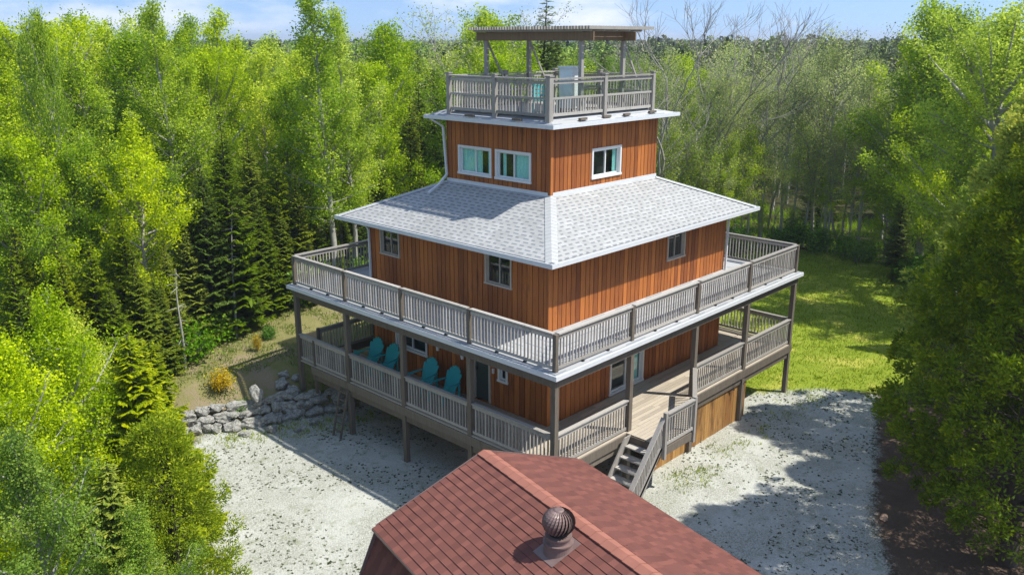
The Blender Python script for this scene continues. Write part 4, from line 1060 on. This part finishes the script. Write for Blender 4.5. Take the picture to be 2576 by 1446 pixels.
plant_px('budding2', 1010, 10, 50, 'tall pale half leafed tree above the spruce spires left of the tower'); plant_px('aspen3', 955, 60, 48, 'green tree behind the tall airy aspens, left of the pale half leafed one')
# behind the pergola
plant_px('aspen1', 1190, 25, 52, 'round green tree seen left of the pergola'); plant_px('aspen4', 1240, 30, 55, 'green tree behind the left pergola post')
plant_px('budding0', 1280, 5, 60, 'half leafed tree rising over the pergola cover'); plant_px('spruce1', 1372, -5, 62, 'dark pine like tree rising over the middle of the pergola', wide=1.5)
for i, (px, py, d) in enumerate(((1320, 110, 50), (1400, 115, 52), (1455, 130, 50), (1520, 125, 54), (1250, 130, 48), (1150, 170, 46))):
    plant_px('aspen%d' % (i % 6) if i % 2 == 0 else 'spruce%d' % (i % 4), px, py, d, 'tree standing directly behind the tower railing and pergola posts', 'trees behind the tower')
# right: bare trees
plant_px('bare0', 1712, -30, 47, 'bare grey forked tree rising above the skyline just right of the pergola')
plant_px('bare1', 1850, -25, 50, 'widely forked bare tree, middle one of three above the skyline')
plant_px('bare2', 1960, -10, 46, 'leaning bare tree with a long right limb, rightmost of three above the skyline')
gb_ = 'half leafed trees behind the lawn'; lb = 'half leafed grey tree in the thicket behind the lawn'
for i, (px, py, d) in enumerate(((1700, 200, 44), (1760, 150, 48), (1820, 210, 46), (1880, 160, 49), (1940, 230, 47), (2000, 150, 50), (2060, 190, 50), (2120, 110, 52), (2170, 60, 54), (2210, 150, 50), (1730, 330, 42), (1800, 350, 43), (1880, 380, 44), (1960, 400, 46), (2040, 380, 48), (2110, 330, 49), (2150, 260, 50), (1680, 120, 55), (2090, 60, 56), (1850, 95, 58), (1620, 130, 56))):
    plant_px(('poplar%d' if i % 5 in (0, 2, 4) else 'budding%d') % (i % 3), px, py, d, lb, gb_, wide=1.0)
for i, (px, py, d) in enumerate(((1690, 300, 40), (1780, 280, 45.5), (1900, 300, 46), (2020, 300, 49), (2080, 420, 46), (2160, 390, 47), (1920, 500, 43), (1760, 420, 41.5), (1990, 520, 44), (2110, 560, 46))):
    plant_px('thin%d' % (i % 2), px, py, d, 'thin pale trunked tree in the thicket behind the right deck', 'thin green trees behind the right deck')
plant_px('aspen2', 1835, 330, 43.5, 'small bright lime green tree glowing in the grey thicket right of the tower', wide=.8)
for i, (px, py, d, l_) in enumerate(((2345, 0, 50, 'dark green round tree topping the skyline at right'), (2400, 20, 52, 'second dark green tree on the skyline at right'), (2290, 230, 44, 'lime green tree with spreading limbs right of the lawn'), (2350, 300, 41, 'bright green tree above the golden cedar'),
        (2440, 100, 47, 'green tree between the skyline pair and the right edge'), (2540, -10, 43, 'tall green aspen cut by the right edge of the frame'), (2480, 240, 40, 'lime green aspen behind the golden cedar top'), (2250, 420, 43, 'deep green leafy tree behind the dark spruce by the lawn'))):
    plant_px('aspen%d' % ((i*2+1) % 6), px, py, d, l_, wide=1.15)
dl = ['pale dead trunk leaning at the forest edge left of the upper deck', 'bare pale pole trunk standing in the dark gap left of the deck', 'thin grey dead trunk among the left spruces']
for i, (x, y, h_, tx_) in enumerate(((-.6, 14.9, 5.2, -.22), (-4.6, 12.9, 3.8, .04), (-1.9, 14.1, 5.0, .06))):
    t = thing('dead_trunk', dl[i], 'dead tree', (x, y, Hs(x, y)-.1)); pts = np.array([[tx_*h_*u+.06*math.sin(u*5+i), .04*math.cos(u*7), h_*u] for u in np.linspace(0, 1, 9)])
    po = [(pts, np.linspace(.06, .014, 9))]; r_ = np.random.default_rng(i)
    for k in range(16): u = r_.uniform(.3, .98); b0 = pts[0]+(pts[-1]-pts[0])*u; a_ = r_.uniform(0, 6.28); e_ = b0+np.array([math.cos(a_), math.sin(a_), -.1])*r_.uniform(.2, .6); po.append((np.array([b0, (b0+e_)/2, e_]), [.014, .01, .005]))
    V_, F_ = tube_np(po, 5); me = np_mesh('trunk', V_, F_, smooth=True); link('trunk', me, M['pale_bark'], t); TREES.append((x, y))
# big cedars on the right and the spruce by the lawn
plant('cedar0', 5.0, -10.9, 11.0, 'huge dark green cedar filling the right edge in front of the shed yard', rz=1.0, wide=1.09)
plant('cedar1', 9.3, -10.4, 9.2, 'dark cedar standing directly behind the huge one', rz=2, wide=1.0)
plant('cedar_gold', 12.3, -8.9, 11.4, 'golden topped cedar behind the huge dark one', rz=.5, wide=1.1)
plant('cedar1', 17.0, -9.8, 8.6, 'cedar farther back in the right row, beside the dark spruce', rz=4)
plant_px('spruce3', 2275, 480, 38, 'dark blue green spruce at the right edge of the lawn', wide=1.2)
plant_px('spruce2', 2250, 650, 37, 'low dark spruce sweeping onto the lawn edge', wide=1.2)
for i, (x, y, h) in enumerate(((21.5, -11.5, 11), (26, -10.5, 11), (13, -14.5, 10.5), (18.5, -14.5, 11), (31, -9, 11), (36, -7, 12))):
    plant(('aspen%d' % i) if i % 2 else 'cedar1', x, y, h, 'tree in the crowded row at the right beyond the huge cedar', 'trees of the right row')
# near cluster at lower left
near = [('aspen_near0', -12.6, 2.6, 7.0, 'bright green aspen at the lower left edge, nearest the frame corner'), ('aspen_near1', -10.9, 5.0, 7.4, 'bright green young aspen in the lower left clump, its tallest'), ('aspen_near2', -13.0, 1.0, 6.0, 'young aspen with pale bare branches at the bottom left'),
        ('spruce_near0', -9.7, 4.3, 6.2, 'yellow green young spruce on the gravel edge at lower left'), ('spruce_near1', -8.7, 5.6, 5.4, 'smaller yellow green spruce nearest the rock wall'), ('cedar_near0', -10.2, 2.0, 5.0, 'golden green cedar shrub leaning over the white gravel at left'),
        ('aspen_near2', -11.7, -.3, 4.5, 'low leafy young aspen at the bottom of the left clump'), ('aspen_near1', -13.0, 6.2, 7.2, 'green aspen behind the lower left clump at the frame edge'), ('spruce_near1', -11.6, 1.2, 4.8, 'yellow tipped spruce inside the lower left clump'),
        ('aspen_near0', -9.9, 7.6, 6.0, 'green aspen between the clump and the rock wall'), ('spruce_near0', -7.8, 8.4, 4.6, 'yellow green spruce at the left end of the rock wall')]
for i, (k_, x, y, h, l_) in enumerate(near): plant(k_, x, y, h, l_, rz=i*1.3)

# fill: individual trees behind the prominent ones
rg = np.random.default_rng(77); ring = 0; tries = 0; placed = 0
lf_l = 'green tree inside the dense forest left of and behind the house'; lf_r = 'grey green tree inside the thin forest right of the tower'
while placed < 150 and tries < 9000:
    tries += 1
    bear = rg.uniform(-34, 34); d = 36+46*rg.random()**.8
    th = YAW-math.radians(bear); x, y = CAM[0]+d*math.cos(th), CAM[1]+d*math.sin(th)
    if polydist(np.array([x]), np.array([y]), CLEAR)[0] > -1.2: continue
    if any((x-a)**2+(y-b)**2 < (2.4 if d < 55 else 3.0)**2 for a, b in TREES): continue
    right = bear > 9 and bear < 27; u = rg.random(); h = rg.uniform(9.6, 12.6)
    if right: key = ('poplar%d' if u < .4 else 'budding%d') % rg.integers(3) if u < .72 else ('aspen%d' % rg.integers(6) if u < .86 else 'spruce%d' % rg.integers(4))
    else: key = 'aspen%d' % rg.integers(6) if u < .66 else ('spruce%d' % rg.integers(4) if u < .88 else 'budding%d' % rg.integers(3))
    if key.startswith('spruce'): h *= .85
    fam = 'aspen' if key[0] == 'a' else ('spruce' if key[0] == 's' else 'half leafed tree')
    plant(key, x, y, h, ('%s inside the thin forest right of the tower' if right else '%s inside the dense forest left of and behind the house') % ('leafy green '+fam if fam == 'aspen' else ('dark green '+fam if fam == 'spruce' else 'grey '+fam)), ('%s in the right forest' if right else '%s in the left forest') % fam)
    placed += 1
# shrubs along the forest foot
le = 'low green shrub at the foot of the forest edge'
k_ = 0
for a, b in (((-9, 9.6), (-6.3, 12.1)), ((-6.3, 12.1), (-2.7, 13.8)), ((-2.7, 13.8), (1, 15.2)), ((1, 15.2), (13, 15.6)), ((14, 15.5), (24, 12.3)), ((24, 12.3), (33, 8)), ((33, 8), (32.8, 1)), ((32, 0.5), (22, -5))):
    L_ = math.hypot(b[0]-a[0], b[1]-a[1]); n_ = int(L_/1.15)
    for i in range(n_):
        t = (i+rg.random())/n_; x = a[0]+(b[0]-a[0])*t+rg.normal(0, .3); y = a[1]+(b[1]-a[1])*t+rg.normal(0, .3)+.3
        plant('shrub%d' % (k_ % 3), x, y, rg.uniform(.9, 2.2), le, 'shrubs at the forest foot', wide=rg.uniform(.9, 1.4)); k_ += 1
plant('shrub_orange', -4.1, 11.2, .95, 'rounded orange yellow shrub on the dry grass terrace', wide=1.1)
plant('shrub0', -3.9, 10.3, .45, 'small green plant just behind the rock wall', wide=1.5); plant('shrub1', -1.0, 13.2, .6, 'small green bush near the far left deck post', wide=1.3)
plant('shrub_orange', -1.9, 12.6, .8, 'thin rusty shrub at the terrace rear', wide=.5)

# ------------------------------------------------------------------ far woods: one mass out to the horizon
def far_woods():
    rg = np.random.default_rng(5); Vs = []; Cs = []; 
    pal_l = np.array([(.22, .34, .05), (.18, .28, .05), (.27, .37, .07), (.09, .14, .04), (.24, .28, .10)])
    pal_r = np.array([(.24, .27, .13), (.28, .28, .17), (.21, .25, .11), (.26, .33, .09), (.11, .15, .06)])
    for (d0, d1, n_, q, sz) in ((80, 130, 900, 700, .30), (130, 260, 1500, 300, .52), (260, 600, 2000, 150, .95), (600, 1600, 2600, 60, 2.3)):
        b = np.radians(rg.uniform(-37, 37, n_)); d = np.sqrt(rg.uniform(d0*d0, d1*d1, n_)); th = YAW-b
        x = CAM[0]+d*np.cos(th); y = CAM[1]+d*np.sin(th); z = H(x, y); h = rg.normal(10.6, 1.0, n_)*(1+.06*np.sin(x*.03)*np.cos(y*.04)); wd = rg.uniform(1.5, 2.6, n_)*(1 if d1 < 300 else 1.6)
        right = ((np.degrees(b) > 8) & (np.degrees(b) < 25)) | (rg.random(n_) < .2)
        sp = rg.random(n_) < .18
        col = np.where(right[:, None], pal_r[rg.integers(0, 5, n_)], pal_l[rg.integers(0, 5, n_)]); col = np.where(sp[:, None], np.array([.035, .06, .022]), col)
        u = rg.random((n_, q))**.8; az = rg.uniform(0, 2*np.pi, (n_, q)); t = .15+.85*u
        prof = np.where(sp[:, None], (1-t)*.8+.04, np.sin(np.pi*np.clip((t-.08)/.95, 0, 1))**.6)*rg.uniform(.45, 1.08, (n_, q))
        P = np.stack([x[:, None]+np.cos(az)*prof*wd[:, None], y[:, None]+np.sin(az)*prof*wd[:, None], z[:, None]+t*h[:, None]], -1).reshape(-1, 3)
        V, F = leaves_np(P, sz, rg, .85); Vs.append(V); c = np.repeat(col, q, 0)*rg.uniform(.72, 1.22, (len(P), 1)); Cs.append(c)
    V = np.concatenate(Vs); C = np.concatenate(Cs); F = np.arange(len(V)).reshape(-1, 4)
    me = np_mesh('far_woods', V, F); at_ = me.attributes.new('col', 'FLOAT_COLOR', 'FACE')
    at_.data.foreach_set('color', np.concatenate([C, np.ones((len(C), 1))], 1).astype(np.float32).ravel())
    tag(link('far_woods', me, M['far']), 'distant green woods stretching to the horizon', 'woods', kind='stuff')
far_woods()

hz = MB(); hz.box(-3600, 3600, -3600, 3600, -12, 30); m, n, b, o = mat('haze_air'); n.nodes.remove(b)
pv = N(n, 'ShaderNodeVolumePrincipled'); pv.inputs['Color'].default_value = (.80, .88, 1, 1); pv.inputs['Density'].default_value = .00042; pv.inputs['Anisotropy'].default_value = .2
n.links.new(pv.outputs[0], o.inputs['Volume']); tag(hz.build('haze', m), 'thin haze over the woods', 'haze', kind='stuff')
# ------------------------------------------------------------------ grass, weeds
def blades(name, P, hgt, wid, n_, spread, mkey, label, cat, seed):
    rg = np.random.default_rng(seed); B = np.repeat(P, n_, 0); B[:, :2] += rg.normal(0, spread, (len(B), 2)); B[:, 2] = H(B[:, 0], B[:, 1])
    az = rg.uniform(0, 2*np.pi, len(B)); hh = hgt*rg.uniform(.5, 1.3, len(B)); w_ = np.stack([np.cos(az), np.sin(az), 0*az], 1)*wid/2
    tip = B+np.stack([rg.normal(0, .45, len(B))*hh, rg.normal(0, .45, len(B))*hh, hh], 1)
    V = np.stack([B-w_, B+w_, tip], 1).reshape(-1, 3); F = np.arange(len(V)).reshape(-1, 3)
    me = np_mesh(name, V, F, np.clip(rg.normal(.5, .25, len(B)), 0, 1)); return tag(link(name, me, M[mkey]), label, cat, kind='stuff')
def scatter(poly, n_, seed, box, keep=None, margin=0):
    rg = np.random.default_rng(seed); x = rg.uniform(box[0], box[1], n_*4); y = rg.uniform(box[2], box[3], n_*4)
    m = polydist(x, y, poly) > margin
    if keep is not None: m &= keep(x, y, rg)
    x, y = x[m][:n_], y[m][:n_]; return np.stack([x, y, H(x, y)], 1)
nzf = lambda x, y, s, o=0: np.array([mnoise.noise(Vector((a*s+o, b*s, o))) for a, b in zip(x, y)])
blades('lawn_grass', scatter(LAWN, 14000, 1, (9, 34, -6, 16)), .09, .03, 4, .10, 'grass', 'short green lawn grass to the right of the house', 'grass', 1)
blades('terrace_grass', scatter(DRY, 5000, 2, (-10, 10, 8, 18), lambda x, y, r: nzf(x, y, .7) > -.08), .10, .03, 4, .10, 'grass', 'patchy grass on the dry terrace', 'grass', 2)
def near_edge(x, y, r):
    d1 = np.abs(x-4); lf = np.exp(-((wall_dist(x, y)+.9)/.9)**2)*1.0
    rt = ((x > 2) & (y < -1.9) & (y > -4.4) & (x < 12)) * np.exp(-((y+2.9)/1.0)**2)*.8
    return (lf+rt+nzf(x, y, .8, 3)*.5) > .55+r.random(len(x))*.45
blades('gravel_grass', scatter(GRAVEL, 3200, 3, (-9, 13, -8, 10.5), near_edge), .09, .028, 8, .09, 'grass', 'green grass tufts growing through the white gravel', 'grass', 3)
blades('gravel_weeds', scatter(GRAVEL, 3800, 4, (-11, 13, -9, 10.3), lambda x, y, r: nzf(x, y, .5, 9)*1.6+nzf(x, y, 1.7, 2)*.6+r.random(len(x))*.4 > .22), .03, .03, 10, .018, 'weed', 'small dark weeds dotted over the white gravel', 'weeds', 4)
blades('forest_litter', np.concatenate([scatter([(-25, 10), (-9.5, 9.5), (-6, 13.8), (1, 16.4), (13, 15.5), (20, 30), (-10, 40)], 5000, 5, (-25, 20, 9, 40)), scatter([(24, 12), (33, 8), (33, 0), (45, 0), (45, 30), (24, 30)], 3000, 6, (24, 45, 0, 30))]), .35, .06, 5, .25, 'shrub', 'low green undergrowth on the forest floor', 'undergrowth', 6)
from collections import defaultdict
def ordinal(n_): return '%d%s' % (n_, 'th' if 10 <= n_ % 100 <= 20 else {1: 'st', 2: 'nd', 3: 'rd'}.get(n_ % 10, 'th'))
by = defaultdict(list)
for o in bpy.data.objects:
    if o.parent is None and o.get('label'): by[o['label']].append(o)
for lb_, os_ in by.items():
    if len(os_) < 2: continue
    def bearing(o): v = np.array(o.location)-CAM; return (v@cR)/(v@cF)
    for i, o in enumerate(sorted(os_, key=bearing)): o['label'] = lb_.replace(' inside the ', ' in the ').replace('left of and behind the house', 'left')+', '+('leftmost' if i == 0 else 'rightmost' if i == len(os_)-1 else ordinal(i+1)+' from left')
print('trees', len(TREES))
